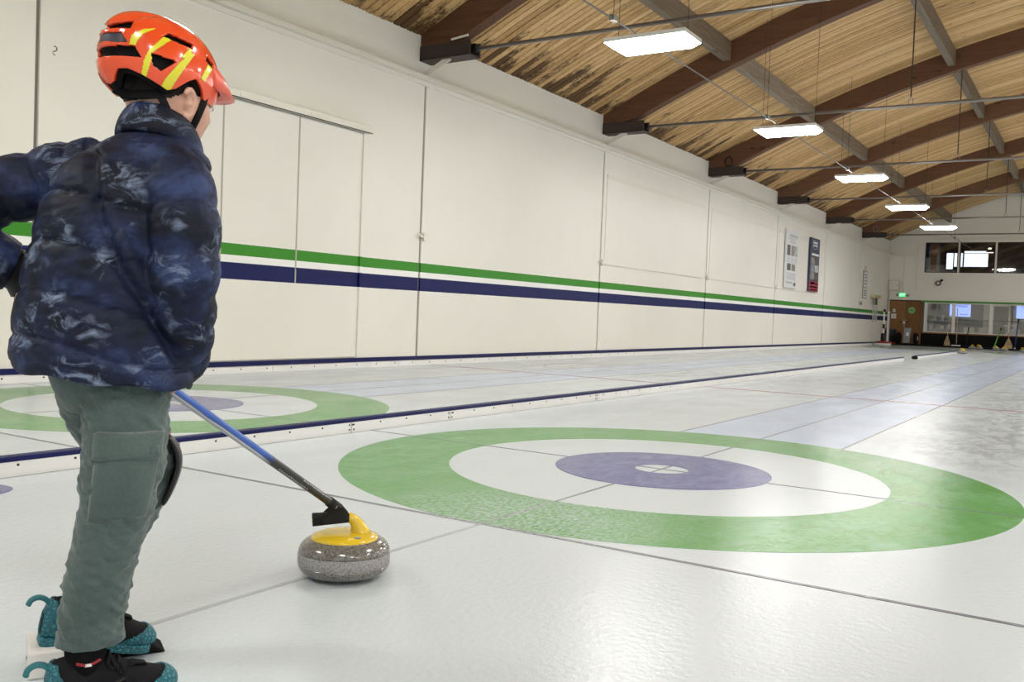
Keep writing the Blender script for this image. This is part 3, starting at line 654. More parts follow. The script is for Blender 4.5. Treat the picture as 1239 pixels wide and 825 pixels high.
t = thing('squeegee', 'pale long-handled squeegee standing beside the left straw broom', 'squeegee', (-3.66, 42.1, .07)); MB().box(-.19,.19,-.03,.03,0,.05).build('blade', PW_, t); MB().lathe([(.03,.05),(.03,.14)], 8).build('socket', STEELDK, t); MB().tube([(.02,0,.12),(-.02,.08,1.75)], .016, 8).build('handle', WOODH, t, True)
for nm, lab, m, a, b_ in (('green_pole', 'lime green pole leaning under the far windows', M('lime', (.13,.42,.03), .4), (-2.08,41.9,.07), (-1.88,42.42,.98)), ('blue_pole', 'dark blue pole leaning at the far right window', M('pole_blue', (.02,.035,.2), .4), (-1.26,42.0,.07), (-1.20,42.40,1.42)), ('black_pole', 'short black pole leaning on the dark sill of the far windows', BLACK, (-3.25,42.1,.07), (-3.2,42.40,.96))):
    t = thing(nm, lab, 'pole', a); d = Vector(b_)-Vector(a); MB().tube([(0,0,0), tuple(d)], .022, 8).build('shaft', m, t, True); MB().lathe([(.035,0),(.035,.05)], 10).build('foot', PW_ if nm != 'black_pole' else BLACK, t)
    MB().tube([tuple(d*.9), tuple(d*1.0)], .027, 8).build('grip', BLACK, t, True)

# ------------------------------------------------------------------ curling stones
def granite(name, lo, hi, rough, coat):
    m, nt, b = newmat(name)
    v = N(nt, 'ShaderNodeTexVoronoi'); v.inputs['Scale'].default_value = 330; tc = N(nt, 'ShaderNodeTexCoord'); nt.links.new(tc.outputs['Object'], v.inputs['Vector'])
    g = N(nt, 'ShaderNodeRGBToBW'); nt.links.new(v.outputs['Color'], g.inputs[0])
    f = mathn(nt, 'ADD', mathn(nt, 'MULTIPLY', g.outputs[0], .6), mathn(nt, 'MULTIPLY', noise(nt, 140, 3), .5))
    c = ramp(nt, f, [(.22, tuple(x*.15 for x in lo)), (.42, lo), (.75, hi)]); nt.links.new(c, b.inputs['Base Color'])
    b.inputs['Roughness'].default_value = rough; b.inputs['Coat Weight'].default_value = coat; b.inputs['Coat Roughness'].default_value = .08
    return m
G_POL = granite('polished_granite', (.11,.105,.095), (.22,.21,.195), .22, .6); G_BAND = granite('rough_granite_band', (.25,.245,.24), (.36,.355,.35), .75, 0)
YEL = M('yellow_plastic', (.72,.50,.02), .25, coat=.4); YELD = M('yellow_print', (.30,.16,.01), .5)
def stone(x, y, rz, label, detail=True):
    t = thing('curling_stone', label, 'curling stone', (x, y, 0), rz, 'curling stones'); R = .1455; n = 72 if detail else 28
    low = [(.055,.004),(.070,.000),(.085,.004),(.112,.013)] + [(R-.033+.033*math.sin(a), .046-.033*math.cos(a)) for a in np.linspace(.35, PI/2, 8)]
    top = [(R-.052+.052*math.cos(a), .083+.043*math.sin(a)) for a in np.linspace(0, PI/2*.96, 10)] + [(.075,.128),(.02,.128)]
    MB().lathe(low, n).build('running_base', G_POL, t, True); MB().lathe([(R,.046),(R+.0012,.048),(R+.0012,.081),(R,.083)], n, caps=False).build('striking_band', G_BAND, t, True)
    MB().lathe(top, n).build('polished_top', G_POL, t, True)
    h = MB().lathe([(.106,.119),(.108,.123),(.104,.131),(.085,.1385),(.05,.142),(.01,.143)], n).build('handle_plate', YEL, t, True)
    # goose neck and grip along local -x
    MB().tube([(.050,0,.130),(.046,0,.145),(.040,0,.162),(.030,0,.178),(.014,0,.188),(-.01,0,.1895)], [.037,.030,.023,.0185,.016,.0145], 16).build('handle_neck', YEL, t, True)
    MB().tube([(-.01,0,.1895),(-.05,0,.187),(-.095,0,.182),(-.10,0,.182)], [.0145,.0155,.0145,.010], 16).build('handle_grip', YEL, t, True)
    if detail:
        MB().lathe([(.012,.1375),(.012,.1400)], 16, (.03,-.072,.0)).build('round_emblem', M('emblem_grey', (.25,.25,.24), .4), h)
        for k in range(5): MB().box(-.018+.008*k, -.013+.008*k, -.080,-.074,.1362,.1372).build('lettering', YELD, h)
    return t
stone(.076, -2.725, math.radians(50), 'grey granite curling stone with yellow handle gripped by the delivery stick')
for x, y, a, lab in ((-2.03, 30.6, .9, 'far curling stone with yellow handle, alone at the end of the divider'), (-2.78, 40.3, 2.2, 'left stone of the far pair touching each other below the windows'), (-2.52, 40.45, .4, 'right stone of the far pair touching each other below the windows'), (-1.78, 39.6, 1.2, 'far stone under the green pole, left of the straw broom'), (-1.44, 39.2, 2.8, 'far stone directly under the right straw broom'), (-.66, 38.2, .3, 'far stone at the right edge of the picture')):
    stone(x, y, a, lab, False)
# ------------------------------------------------------------------ the child: local x = screen-right as he stands, y = away, z = up
PG = Vector((.29, -3.699, 0)); PRZ = math.atan2(.824, .567)
person = thing('person', 'child in orange helmet, navy patterned puffer jacket and green cargo trousers', 'person', PG, PRZ)
RZ = Matrix.Rotation(PRZ, 3, 'Z')
def to_local(p): return RZ.inverted() @ (Vector(p) - PG)
def to_world(p): return PG + RZ @ Vector(p)

def catmull(K, n):
    K = np.array(K, float); K = np.vstack([2*K[0]-K[1], K, 2*K[-1]-K[-2]]); m = len(K)-3; out = []
    for t in np.linspace(0, m, n):
        i = min(int(t), m-1); f = t-i; p0, p1, p2, p3 = K[i:i+4]
        out.append(.5*((2*p1)+(-p0+p2)*f+(2*p0-5*p1+4*p2-p3)*f*f+(-p0+3*p1-3*p2+p3)*f**3))
    return np.array(out)
def loft(keys, n, seg, disp=None, expo=2.0, ref=None, up_sections=False):
    """keys: rows (x,y,z, a, b, ang): ellipse a,b; when up_sections the rings lie level (z const), a at angle ang in plan;
    else rings are perpendicular to the path with ref giving the a-axis."""
    C = catmull(keys, n); mb = MB(); P = C[:, :3]
    T = np.gradient(P, axis=0); T /= np.linalg.norm(T, axis=1)[:, None]
    arc = np.concatenate([[0], np.cumsum(np.linalg.norm(np.diff(P, axis=0), axis=1))])
    for i in range(n):
        if up_sections:
            an = C[i, 5]; A = np.array([math.cos(an), math.sin(an), 0]); B = np.array([-math.sin(an), math.cos(an), 0])
        else:
            rr = np.array(ref if ref is not None else (0, 1, 0), float); A = rr - T[i]*(rr@T[i]); A /= np.linalg.norm(A); B = np.cross(T[i], A)
        for k in range(seg):
            th = 2*PI*k/seg; c, s = math.cos(th), math.sin(th)
            c2 = math.copysign(abs(c)**(2/expo), c); s2 = math.copysign(abs(s)**(2/expo), s)
            off = A*c2*C[i, 3] + B*s2*C[i, 4]; nrm = A*c/max(C[i, 3], 1e-4) + B*s/max(C[i, 4], 1e-4); nrm /= np.linalg.norm(nrm)
            p = P[i] + off
            if disp is not None: p = p + nrm*disp(arc[i], arc[-1], th, p)
            mb.v.append(tuple(p))
    for i in range(n-1):
        for k in range(seg):
            a0 = i*seg+k; a1 = i*seg+(k+1) % seg; mb.f.append((a0, a1, a1+seg, a0+seg))
    mb.f.append(tuple(range(seg))[::-1]); mb.f.append(tuple((n-1)*seg+k for k in range(seg)))
    return mb
def merge(*ms):
    o = MB()
    for m in ms: o.add(m.v, m.f)
    return o
def fused(name, mb, mat, parent, voxel=.005, smooth=4, factor=.5):
    o = mb.build(name, mat, parent)
    r = o.modifiers.new('fuse', 'REMESH'); r.mode = 'VOXEL'; r.voxel_size = voxel
    if smooth: s = o.modifiers.new('relax', 'SMOOTH'); s.iterations = smooth; s.factor = factor
    bpy.context.view_layer.update()
    me = bpy.data.meshes.new_from_object(o.evaluated_get(bpy.context.evaluated_depsgraph_get()))
    o.modifiers.clear(); o.data = me
    if not len(me.materials): me.materials.append(mat)
    me.shade_smooth(); return o
def hash3(x, y, z): return math.sin(x*37.1+y*11.7)*math.sin(y*29.3+z*17.9)*math.sin(z*41.7+x*23.1)
def wrinkle(p, s=1.0): x, y, z = p; return .5*hash3(x*.28*s, y*.28*s, z*.42*s) + .3*hash3(x*.55*s+1, y*.5*s, z*.8*s+2)

# ---- materials
SKIN, nt, b = newmat('skin'); b.inputs['Base Color'].default_value = (.58,.34,.25,1); b.inputs['Roughness'].default_value = .5
b.inputs['Subsurface Weight'].default_value = .15; b.inputs['Subsurface Radius'].default_value = (.012,.005,.003); b.inputs['Subsurface Scale'].default_value = .3
c = ramp(nt, noise(nt, 30, 3), [(.3, (.52,.28,.20)), (.7, (.62,.37,.28))]); nt.links.new(c, b.inputs['Base Color'])
HAIR = M('dark_hair', (.010,.008,.007), .65, spec=.25, bmp=.9, bscale=320, bdist=.003, sc=(1,1,.3))
JACK, nt, b = newmat('navy_cloud_nylon')
tc = N(nt, 'ShaderNodeTexCoord').outputs['Object']
n1 = noise(nt, 7.5, 4, .6, tc, (1,1,1.4), .3); n2 = noise(nt, 15, 6, .72, tc, (1,1,1.5), 1.2); n3 = noise(nt, 6, 3, .55, tc, (1.1,1,1.6))
c = ramp(nt, n1, [(.42, (.0045,.006,.016)), (.54, (.009,.015,.046)), (.68, (.032,.052,.14))])
msk = ramp(nt, n3, [(.49, (0,0,0)), (.58, (1,1,1))])
wis = ramp(nt, n2, [(.50, (0,0,0)), (.58, (.5,.5,.5)), (.68, (1,1,1))])
c = mixc(nt, mathn(nt, 'MULTIPLY', msk, wis), c, (.21,.27,.40)); nt.links.new(c, b.inputs['Base Color'])
b.inputs['Roughness'].default_value = .6; b.inputs['Specular IOR Level'].default_value = .22
bump(nt, b, mathn(nt, 'ADD', noise(nt, 16, 3, .5, tc), mathn(nt, 'MULTIPLY', noise(nt, 45, 2, .5, tc), .3)), .22, .010)
PANT, nt, b = newmat('green_fleece'); tc = N(nt, 'ShaderNodeTexCoord').outputs['Object']
f = mathn(nt, 'ADD', mathn(nt, 'MULTIPLY', noise(nt, 6, 4, .6, tc), .6), mathn(nt, 'MULTIPLY', noise(nt, 420, 2, .5, tc, (1,1,.35)), .4))
c = ramp(nt, f, [(.32, (.048,.075,.074)), (.68, (.098,.138,.133))]); nt.links.new(c, b.inputs['Base Color']); b.inputs['Roughness'].default_value = .9; b.inputs['Specular IOR Level'].default_value = .2; b.inputs['Sheen Weight'].default_value = .25
bump(nt, b, mathn(nt, 'ADD', noise(nt, 11, 3, .5, tc, (1,1,.6)), mathn(nt, 'MULTIPLY', noise(nt, 300, 2, .5, tc), .06)), .5, .02)
RED = M('helmet_red', (.78,.072,.012), .18, coat=.6); REDV = M('visor_salmon', (.80,.10,.055), .3, coat=.3); YELS = M('helmet_yellow', (.70,.66,.02), .25, coat=.4)
FOAM = M('helmet_foam', (.006,.006,.007), .8, spec=.15); BADGE = M('helmet_badge', (.035,.036,.055), .5); WEB = M('strap_webbing', (.006,.006,.007), .75, spec=.2, bmp=.3, bscale=400)
FABRICB = M('black_shoe_mesh', (.009,.009,.011), .8, spec=.18, bmp=.5, bscale=350, bdist=.002); GREYOV = M('shoe_overlay', (.026,.025,.027), .7, spec=.25)
TEAL, nt, b = newmat('teal_honeycomb'); tc = N(nt, 'ShaderNodeTexCoord').outputs['Object']
v = N(nt, 'ShaderNodeTexVoronoi'); v.feature = 'DISTANCE_TO_EDGE'; v.inputs['Scale'].default_value = 98; v.inputs['Randomness'].default_value = .6; nt.links.new(tc, v.inputs['Vector'])
h = ramp(nt, v.outputs['Distance'], [(.05, (0,0,0)), (.22, (1,1,1))]); c = mixc(nt, h, (.012,.105,.14), (.028,.215,.27)); nt.links.new(c, b.inputs['Base Color']); b.inputs['Roughness'].default_value = .5; bump(nt, b, h, .7, .004)
TEALP = M('teal_tab', (.02,.15,.18), .6)

# ---- facing directions in plan
def dirs(ang): f = np.array([math.cos(ang), math.sin(ang), 0]); return f, np.array([math.sin(ang), -math.cos(ang), 0])
TF, TR = dirs(math.radians(50)); HF, HR = dirs(math.radians(36))

# ---- body (one continuous figure under the clothes)
HC = np.array([.088, .055, 1.312])
def head_radius(d):
    """d: unit vector in head frame (x fwd, y left, z up)"""
    x, y, z = d; a, b_, c_ = (.098 if x > 0 else .100), .076, .120
    r = 1/math.sqrt((x/a)**2+(y/b_)**2+(z/c_)**2); px_, py_, pz_ = r*x, r*y, r*z
    if pz_ < 0: py_ *= 1-.22*(-pz_/.12)**1.5; px_ *= 1-.10*(-pz_/.12)**2 if px_ > 0 else 1-.30*(-pz_/.12)**1.3
    g = lambda cy, cz, sy, sz: math.exp(-((py_-cy)/sy)**2-((pz_-cz)/sz)**2) if px_ > 0 else 0
    add = .022*g(0,-.022,.011,.016)+.010*g(0,.004,.009,.024)+.006*g(0,-.062,.020,.009)+.009*g(0,-.098,.022,.016)-.009*g(.032,.004,.014,.011)-.009*g(-.032,.004,.014,.011)+.005*g(.038,-.030,.02,.018)+.005*g(-.038,-.030,.02,.018)+.004*g(.03,.024,.02,.006)+.004*g(-.03,.024,.02,.006)-.004*g(0,-.076,.018,.004)
    return np.array([px_+add, py_, pz_])
def head_to_local(q): return HC + HF*q[0] - HR*q[1] + np.array([0, 0, q[2]])
def head_grid(scale=1., n=72, m=48):
    V = []
    for i in range(m+1):
        el = -PI/2+PI*i/m
        for k in range(n):
            az = 2*PI*k/n; V.append(head_radius((math.cos(el)*math.cos(az), math.cos(el)*math.sin(az), math.sin(el)))*scale)
    F = [(i*n+k, i*n+(k+1) % n, (i+1)*n+(k+1) % n, (i+1)*n+k) for i in range(m) for k in range(n)]
    return V, F
body = MB(); V, F = head_grid(); body.add([head_to_local(q) for q in V], F)
for s in (-1, 1):                      # ears
    c_ = np.array([-.012, s*.073, -.010])
    pts = [c_ + np.array([.016*math.cos(a)-.002, s*(.010+.006*math.sin(a*.5)), .030*math.sin(a)]) for a in np.linspace(-2.2, 2.6, 18)]
    body.tube([head_to_local(p) for p in pts], [.0045]*2+[.0065]*14+[.005]*2, 8)
    pl = [c_ + np.array([.010*math.cos(a)-.002, s*.006, .024*math.sin(a)]) for a in np.linspace(0, 2*PI, 14)]
    mbx = MB(); mbx.tube([head_to_local(c_+np.array([0, -s*.006, -.026])), head_to_local(c_+np.array([-.002, s*.004, 0])), head_to_local(c_+np.array([-.002, s*.004, .024]))], [.007,.012,.008], 10, flat=.6, ref=HF); body.add(mbx.v, mbx.f)
body.add(*(lambda m: (m.v, m.f))(loft([(.045,.012,1.13,.055,.055,0), (.052,.022,1.20,.050,.050,0), (.062,.03,1.26,.049,.049,0), (.072,.036,1.32,.05,.05,0)], 14, 24, up_sections=True)))
body.add(*(lambda m: (m.v, m.f))(loft([(-.02,.01,.63,.07,.06,-.7), (-.025,.01,.72,.095,.07,-.7), (-.01,.01,.95,.11,.08,-.7), (.02,.01,1.12,.13,.08,-.7), (.045,.012,1.19,.06,.06,-.7)], 24, 32, up_sections=True)))
SHR, ELR, WRR = np.array([.100,-.095,1.135]), np.array([.121,-.125,.905]), np.array([.119,.085,.703])
SHL, ELL, WRL = np.array([-.105,.105,1.155]), np.array([-.345,.10,1.045]), np.array([-.205,.155,.915])
for A_, B_, C_ in ((SHR, ELR, WRR), (SHL, ELL, WRL)):
    body.tube([A_, (A_+B_)/2, B_, (B_+C_)/2, C_], [.045,.042,.036,.033,.024], 14)
HIPR, KNR, ANR = np.array([.03,-.05,.68]), np.array([.012,-.06,.42]), np.array([-.053,-.075,.11])
HIPL, KNL, ANL = np.array([-.045,.065,.68]), np.array([.068,.185,.475]), np.array([-.076,.182,.14])
for A_, B_, C_ in ((HIPR, KNR, ANR), (HIPL, KNL, ANL)):
    body.tube([A_, (A_+B_)/2, B_, (B_*.6+C_*.4), C_], [.060,.052,.044,.041,.030], 14)
def hand(origin, along, palmn, curl, spread=.0, thumb_side=1, sc=.88):
    """palm from the wrist along 'along', palm facing 'palmn'; curl in radians per joint"""
    a = Vector(along).normalized(); n_ = Vector(palmn); n_ = (n_ - a*n_.dot(a)).normalized(); s_ = a.cross(n_)*thumb_side
    o = Vector(origin); mb = MB()
    mb.tube([o-a*.01, o+a*.03*sc, o+a*.075*sc], [.021*sc,.033*sc,.036*sc], 16, flat=.42, ref=tuple(n_))
    mb2 = MB(); 
    for i, (off, L) in enumerate(((.027,.060),(.009,.068),(-.010,.063),(-.028,.050))):
        p = o + a*.068*sc + s_*off*sc; d = (a + s_*off*spread).normalized(); pts = [p]; ang = curl*.5
        for q in (.45,.32,.25):
            dd = d*math.cos(ang) + n_*math.sin(ang); p = p + dd*L*q*sc*1.05; pts.append(p); ang += curl
        mb2.tube(pts, [.0085*sc,.0082*sc,.0075*sc,.0055*sc], 10)
    p = o + a*.02*sc + s_*.026*sc; p1 = p + (s_*.8+a*.6+n_*.3).normalized()*.030*sc; p2 = p1 + (a*.8+s_*.25+n_*.6).normalized()*.028*sc; p3 = p2 + (a*.6+n_*.8-s_*.1).normalized()*.020*sc
    mb2.tube([p, p1, p2, p3], [.013*sc,.0105*sc,.009*sc,.006*sc], 10)
    mb.add(mb2.v, mb2.f); return mb
# right hand closed on the stick, left hand on the hip
GRIP = Vector((.095,.19,.665)); HOLD = Vector((.066,.163,.687))
hr = hand(WRR + np.array([-.002,.008,-.004]), (HOLD - Vector(WRR)) + Vector((.02,.0,.015)), (-.75,-.2,-.6), 1.0, thumb_side=-1); body.add(hr.v, hr.f)
hl = hand(WRL + np.array([-.010,.004,-.030]), (.12,.05,-.98), (.9,.1,.2), .30, 6, thumb_side=1); body.add(hl.v, hl.f)
bo = fused('body', body, SKIN, person, .0036, 2, .4)
for s in (-1, 1):                      # eyes set in the sockets
    e = MB(); q = np.array([.083, s*.032, .004]); e.lathe([(.0015,-.011),(.0075,-.008),(.011,0),(.0075,.008),(.0015,.011)], 14, (0,0,0)); 
    o = e.build('eye', M('eye_white', (.75,.72,.68), .2), person, True); o.location = Vector(head_to_local(q)) + Vector(HF)*.002
    pu = MB().lathe([(.001,.0),(.0048,0),(.0045,.0015)], 12, (0,0,0)).build('pupil', BLACK, o); pu.matrix_local = Matrix.Translation(Vector(HF)*.0105) @ Vector(HF).to_track_quat('Z', 'Y').to_matrix().to_4x4()
    MB().tube([head_to_local(q+np.array([.012-.006*abs(t), t*.016, .011])) for t in (-1,-.5,0,.5,1)], .0018, 6).build('eyelid_lash', HAIR, person)
# hair: short crop over skull and nape
hv, hf = head_grid(1.035, 96, 64); keep = []
for f in hf:
    q = sum((hv[i] for i in f))/len(f); az = math.atan2(q[1], q[0]); z = q[2]
    lim = .030 if abs(az) < .95 else (.030 if abs(az) < 1.55 else np.interp(abs(az), [1.55, 1.85, 2.3, PI], [.030, .012, -.008, -.014]))
    if z > lim: keep.append(f)
mb = MB(); mb.add([head_to_local(q) for q in hv], keep)
hair = mb.build('hair', HAIR, person, True); sm = hair.modifiers.new('thick', 'SOLIDIFY'); sm.thickness = .006; sm.offset = -1

# ---- jacket
def puff(seams, amp):
    def f(s, L, th, p):
        z = s
        k = np.searchsorted(seams, z); lo = seams[k-1] if k > 0 else seams[0]-.1; hi = seams[k] if k < len(seams) else seams[-1]+.1
        t = (z-lo)/(hi-lo); return amp*(math.sin(PI*min(max(t, 0), 1))**.42)-amp*.5
    return f
def seg_d(p, a, b_):
    p, a, b_ = np.array(p), np.array(a), np.array(b_); t = np.clip((p-a)@(b_-a)/((b_-a)@(b_-a)), 0, 1); return np.linalg.norm(p-a-(b_-a)*t)
FOLD = [(-.062,1.17), (-.05,1.05), (-.005,.93), (.055,.84), (.11,.745)]
def torso_disp(s, L, th, p):
    # quilting channels sag a little towards the right hip
    x, y, z = p; zz = z + .10*x + .012*math.sin(x*17+1)
    sl = [.60,.735,.845,.955,1.065,1.16,1.26]; gq = min(abs(zz-q_) for q_ in sl[1:-1]); k = np.searchsorted(sl, zz); k = min(max(k, 1), len(sl)-1); t = (zz-sl[k-1])/(sl[k]-sl[k-1])
    d = .010*(math.sin(PI*min(max(t, 0), 1))**.38) - .005
    d -= .0055*math.exp(-(gq/.0045)**2)
    if z > 1.14: d *= max(0, (1.22-z)/.08)
    if y < .06:
        q = min(seg_d((x, z), a, b_) for a, b_ in zip(FOLD[:-1], FOLD[1:])); d -= .017*math.exp(-(q/.011)**2)
        q2 = min(seg_d((x-.026, z), a, b_) for a, b_ in zip(FOLD[:-1], FOLD[1:])); d += .010*math.exp(-(q2/.018)**2)
    return d + .004*wrinkle((x*9, y*9, z*9)) + .0015*wrinkle((x*22, y*22, z*20))
AT = math.atan2(TR[1], TR[0])
tor = loft([(-.032,.005,.690,.186,.142,AT), (-.034,.005,.705,.196,.150,AT), (-.035,.005,.75,.194,.152,AT), (-.034,.005,.82,.186,.150,AT), (-.026,.006,.92,.176,.147,AT), (-.012,.008,1.02,.168,.141,AT), (.008,.009,1.10,.168,.132,AT), (.030,.010,1.155,.162,.118,AT), (.048,.016,1.195,.122,.096,AT), (.060,.022,1.222,.084,.078,AT), (.064,.024,1.235,.06,.06,AT)], 110, 128, torso_disp, 2.15, up_sections=True)
def sleeve(path, radii, seams, ref, n=70):
    keys = [(*p, r_, r_*.94, 0) for p, r_ in zip(path, radii)]; pf = puff(seams, .012)
    return loft(keys, n, 64, lambda s, L, th, p: pf(s, L, th, p) + .004*wrinkle((p[0]*11, p[1]*11, p[2]*11)) + .0015*wrinkle((p[0]*25, p[1]*25, p[2]*25)), ref=ref)
sr = sleeve([(.070,-.060,1.160), (.104,-.098,1.118), (.117,-.132,1.04), (.120,-.140,.95), (.119,-.128,.88), (.126,-.080,.80), (.131,-.005,.742), (.129,.050,.718)], [.060,.070,.073,.073,.070,.063,.054,.046], [.045,.135,.225,.315,.395,.455], (0,1,0))
sl_ = sleeve([(-.05,.07,1.165), (-.105,.10,1.145), (-.20,.105,1.105), (-.30,.10,1.065), (-.350,.105,1.03), (-.335,.120,.985), (-.285,.138,.950), (-.228,.152,.928)], [.058,.070,.073,.073,.073,.073,.069,.056], [.05,.14,.22,.30,.37,.44], (0,1,0))
HEMT = lambda x, z: z + max(0, min(1, (.90-z)/.19))*(.012 - .095*(x+.03))      # the coat rides up at the back left
tor.v = [(x, y, HEMT(x, z)) for x, y, z in tor.v]
jk = fused('jacket', merge(tor, sr, sl_), JACK, person, .0034, 2, .5)
# collar: a padded stand-up ring, high at the nape and dipping to the chin
ring = []
for k in range(49):
    a = 2*PI*k/48; c_ = np.array([.072,.030,1.232]); off = TF*math.cos(a)*.078 + TR*math.sin(a)*.074
    ring.append(c_ + off + np.array([0, 0, -.030*math.cos(a)]))
mb = MB(); seg = 20
for i, p in enumerate(ring[:-1]):
    a = 2*PI*i/48; o_ = TF*math.cos(a)+TR*math.sin(a)
    for k in range(seg):
        th = 2*PI*k/seg; mb.v.append(tuple(p + o_*(.015*math.cos(th)-.012*math.sin(th)) + np.array([0,0,(.040+.006*math.cos(a))*math.sin(th)])))
for i in range(48):
    for k in range(seg): a0 = i*seg+k; a1 = i*seg+(k+1) % seg; b0 = ((i+1) % 48)*seg+k; b1 = ((i+1) % 48)*seg+(k+1) % seg; mb.f.append((a0, a1, b1, b0))
mb.build('collar', JACK, jk, True)
# hem band and cuffs
hem = MB(); seg = 14; n_ = 96
for i in range(n_):
    a = 2*PI*i/n_; A = TR*math.cos(a)*.192 + np.array([-TR[1], TR[0], 0])*math.sin(a)*.148; o_ = A/np.linalg.norm(A); p = np.array([-.033,.005,.698]) + A + np.array([0,0,.004*math.sin(a*7)])
    for k in range(seg): th = 2*PI*k/seg; q_ = p + o_*.009*math.cos(th) + np.array([0,0,.020*math.sin(th)]); hem.v.append((q_[0], q_[1], HEMT(q_[0], q_[2])))
for i in range(n_):
    for k in range(seg): a0 = i*seg+k; a1 = i*seg+(k+1) % seg; b0 = ((i+1) % n_)*seg; hem.f.append((a0, a1, b0+(k+1) % seg, b0+k))
hem.build('hem_band', JACK, jk, True)
MB().tube([(.130,.035,.724),(.127,.065,.712),(.124,.075,.708)], [.044,.041,.036], 24).build('cuff', M('navy_cuff', (.008,.010,.022), .6), jk, True)
MB().tube([(-.245,.150,.936),(-.215,.158,.918),(-.200,.162,.895),(-.195,.165,.868)], [.050,.047,.042,.036], 24).build('cuff', BLACK, jk, True)

# ---- trousers
def pant_disp(s, L, th, p):
    x, y, z = p; w_ = .012*wrinkle((x*9, y*9, z*10)) + .004*wrinkle((x*24+3, y*24, z*20))
    if z < .24: w_ += .009*math.sin((z+.35*x)*90)*(1-z/.24)        # stacked folds above the hem
    if .40 < z < .52: w_ += .004*math.sin((z+.5*x)*60)
    return w_
legR = loft([(.012,-.035,.73,.085,.085,0), (.014,-.045,.66,.088,.088,0), (.016,-.055,.58,.086,.086,0), (.012,-.062,.51,.083,.083,0), (.002,-.064,.43,.077,.078,0), (-.012,-.062,.36,.072,.074,0), (-.028,-.060,.28,.068,.070,0), (-.040,-.058,.20,.066,.068,0), (-.045,-.064,.155,.066,.068,0), (-.046,-.066,.134,.065,.067,0)], 90, 72, pant_disp, up_sections=True)
legL = loft([(*p, r_, r_, 0) for p, r_ in zip([(-.052,.055,.74), (-.048,.078,.67), (-.020,.125,.58), (.040,.170,.51), (.058,.192,.46), (.040,.200,.39), (-.005,.200,.29), (-.048,.192,.21), (-.064,.187,.16)], [.085,.086,.082,.076,.072,.070,.064,.056,.053])], 80, 64, pant_disp, ref=(1,0,0))
seat_ = loft([(-.028,.005,.78,.165,.125,AT), (-.026,.005,.735,.138,.115,AT), (-.020,.005,.67,.120,.105,AT), (-.02,.005,.62,.09,.08,AT)], 24, 72, None, up_sections=True)
pants = fused('trousers', merge(legR, legL, seat_), PANT, person, .0042, 3, .5)
# cargo pocket on the outside of the near thigh: a bellows pouch with a flap that follows the leg
def leg_surface(th, z, lift):
    K = catmull([(.014,-.045,.66,.088), (.016,-.055,.58,.086), (.012,-.062,.51,.083), (.002,-.064,.43,.077), (-.012,-.062,.36,.072)], 41)
    i = np.argsort(K[:, 2]); c_ = [np.interp(z, K[i, 2], K[i, j]) for j in (0, 1, 3)]
    return (c_[0]+(c_[2]+lift)*math.cos(th), c_[1]+(c_[2]+lift)*math.sin(th), z)
def patch(name, t0, t1, z0, z1, lift, parent, edge=.004, nu=18, nv=14):
    mb = MB()
    for j in range(nv+1):
        for i in range(nu+1):
            u_, v_ = i/nu, j/nv; e = min(u_, 1-u_, v_, 1-v_)*6; L = edge*.2+(lift)*min(1, e)**.5 + .0015*math.sin(9*u_+5*v_)
            mb.v.append(leg_surface(t0+(t1-t0)*u_, z0+(z1-z0)*v_, L))
    for j in range(nv):
        for i in range(nu): a = j*(nu+1)+i; mb.f.append((a, a+1, a+nu+2, a+nu+1))
    o = mb.build(name, PANT, parent, True); s = o.modifiers.new('thick', 'SOLIDIFY'); s.thickness = .012; s.offset = -1; return o
pk = patch('cargo_pocket', -2.35, -.62, .405, .57, .008, pants); fl = patch('pocket_flap', -2.40, -.56, .530, .592, .016, pants, nv=8)
patch('flap_tab', -1.15, -.85, .543, .568, .019, pants, nu=6, nv=6)

# knee guard on the bent far leg: a curved shell with a pink lining edge
mb = MB(); axis = Vector((.35,.12,-.93)).normalized()
kp = [(.098,.165,.545), (.120,.178,.515), (.126,.188,.475), (.112,.196,.425), (.092,.20,.375)]
for i, p in enumerate(kp):
    wv = .050-.012*abs(i-2)/2
    for k in range(13):
        a = -1.25+2.5*k/12; fx = Vector((.86,.5,.1)).normalized(); sx = Vector((-.5,.86,0)).normalized()
        mb.v.append(tuple(Vector(p) + fx*(math.cos(a)-1)*wv*.9 + sx*math.sin(a)*wv*1.25))
for i in range(len(kp)-1):
    for k in range(12): a = i*13+k; mb.f.append((a, a+1, a+14, a+13))
kg = mb.build('knee_guard', M('knee_guard_black', (.018,.014,.018), .35, var=.5, vscale=25), person, True); s = kg.modifiers.new('thick', 'SOLIDIFY'); s.thickness = .012; s.offset = 1; ss = kg.modifiers.new('sub', 'SUBSURF'); ss.levels = ss.render_levels = 2
PINK = M('pink_lining', (.55,.03,.12), .6)
MB().tube([(.078,.12,.548),(.097,.132,.545),(.108,.15,.548),(.110,.17,.552)], .009, 8, flat=.6).build('lining_edge', PINK, kg, True)
MB().tube([(.060,.13,.42),(.02,.16,.43),(.01,.22,.43),(.05,.26,.43),(.10,.24,.43)], .012, 8, flat=.35).build('strap', WEB, kg, True)

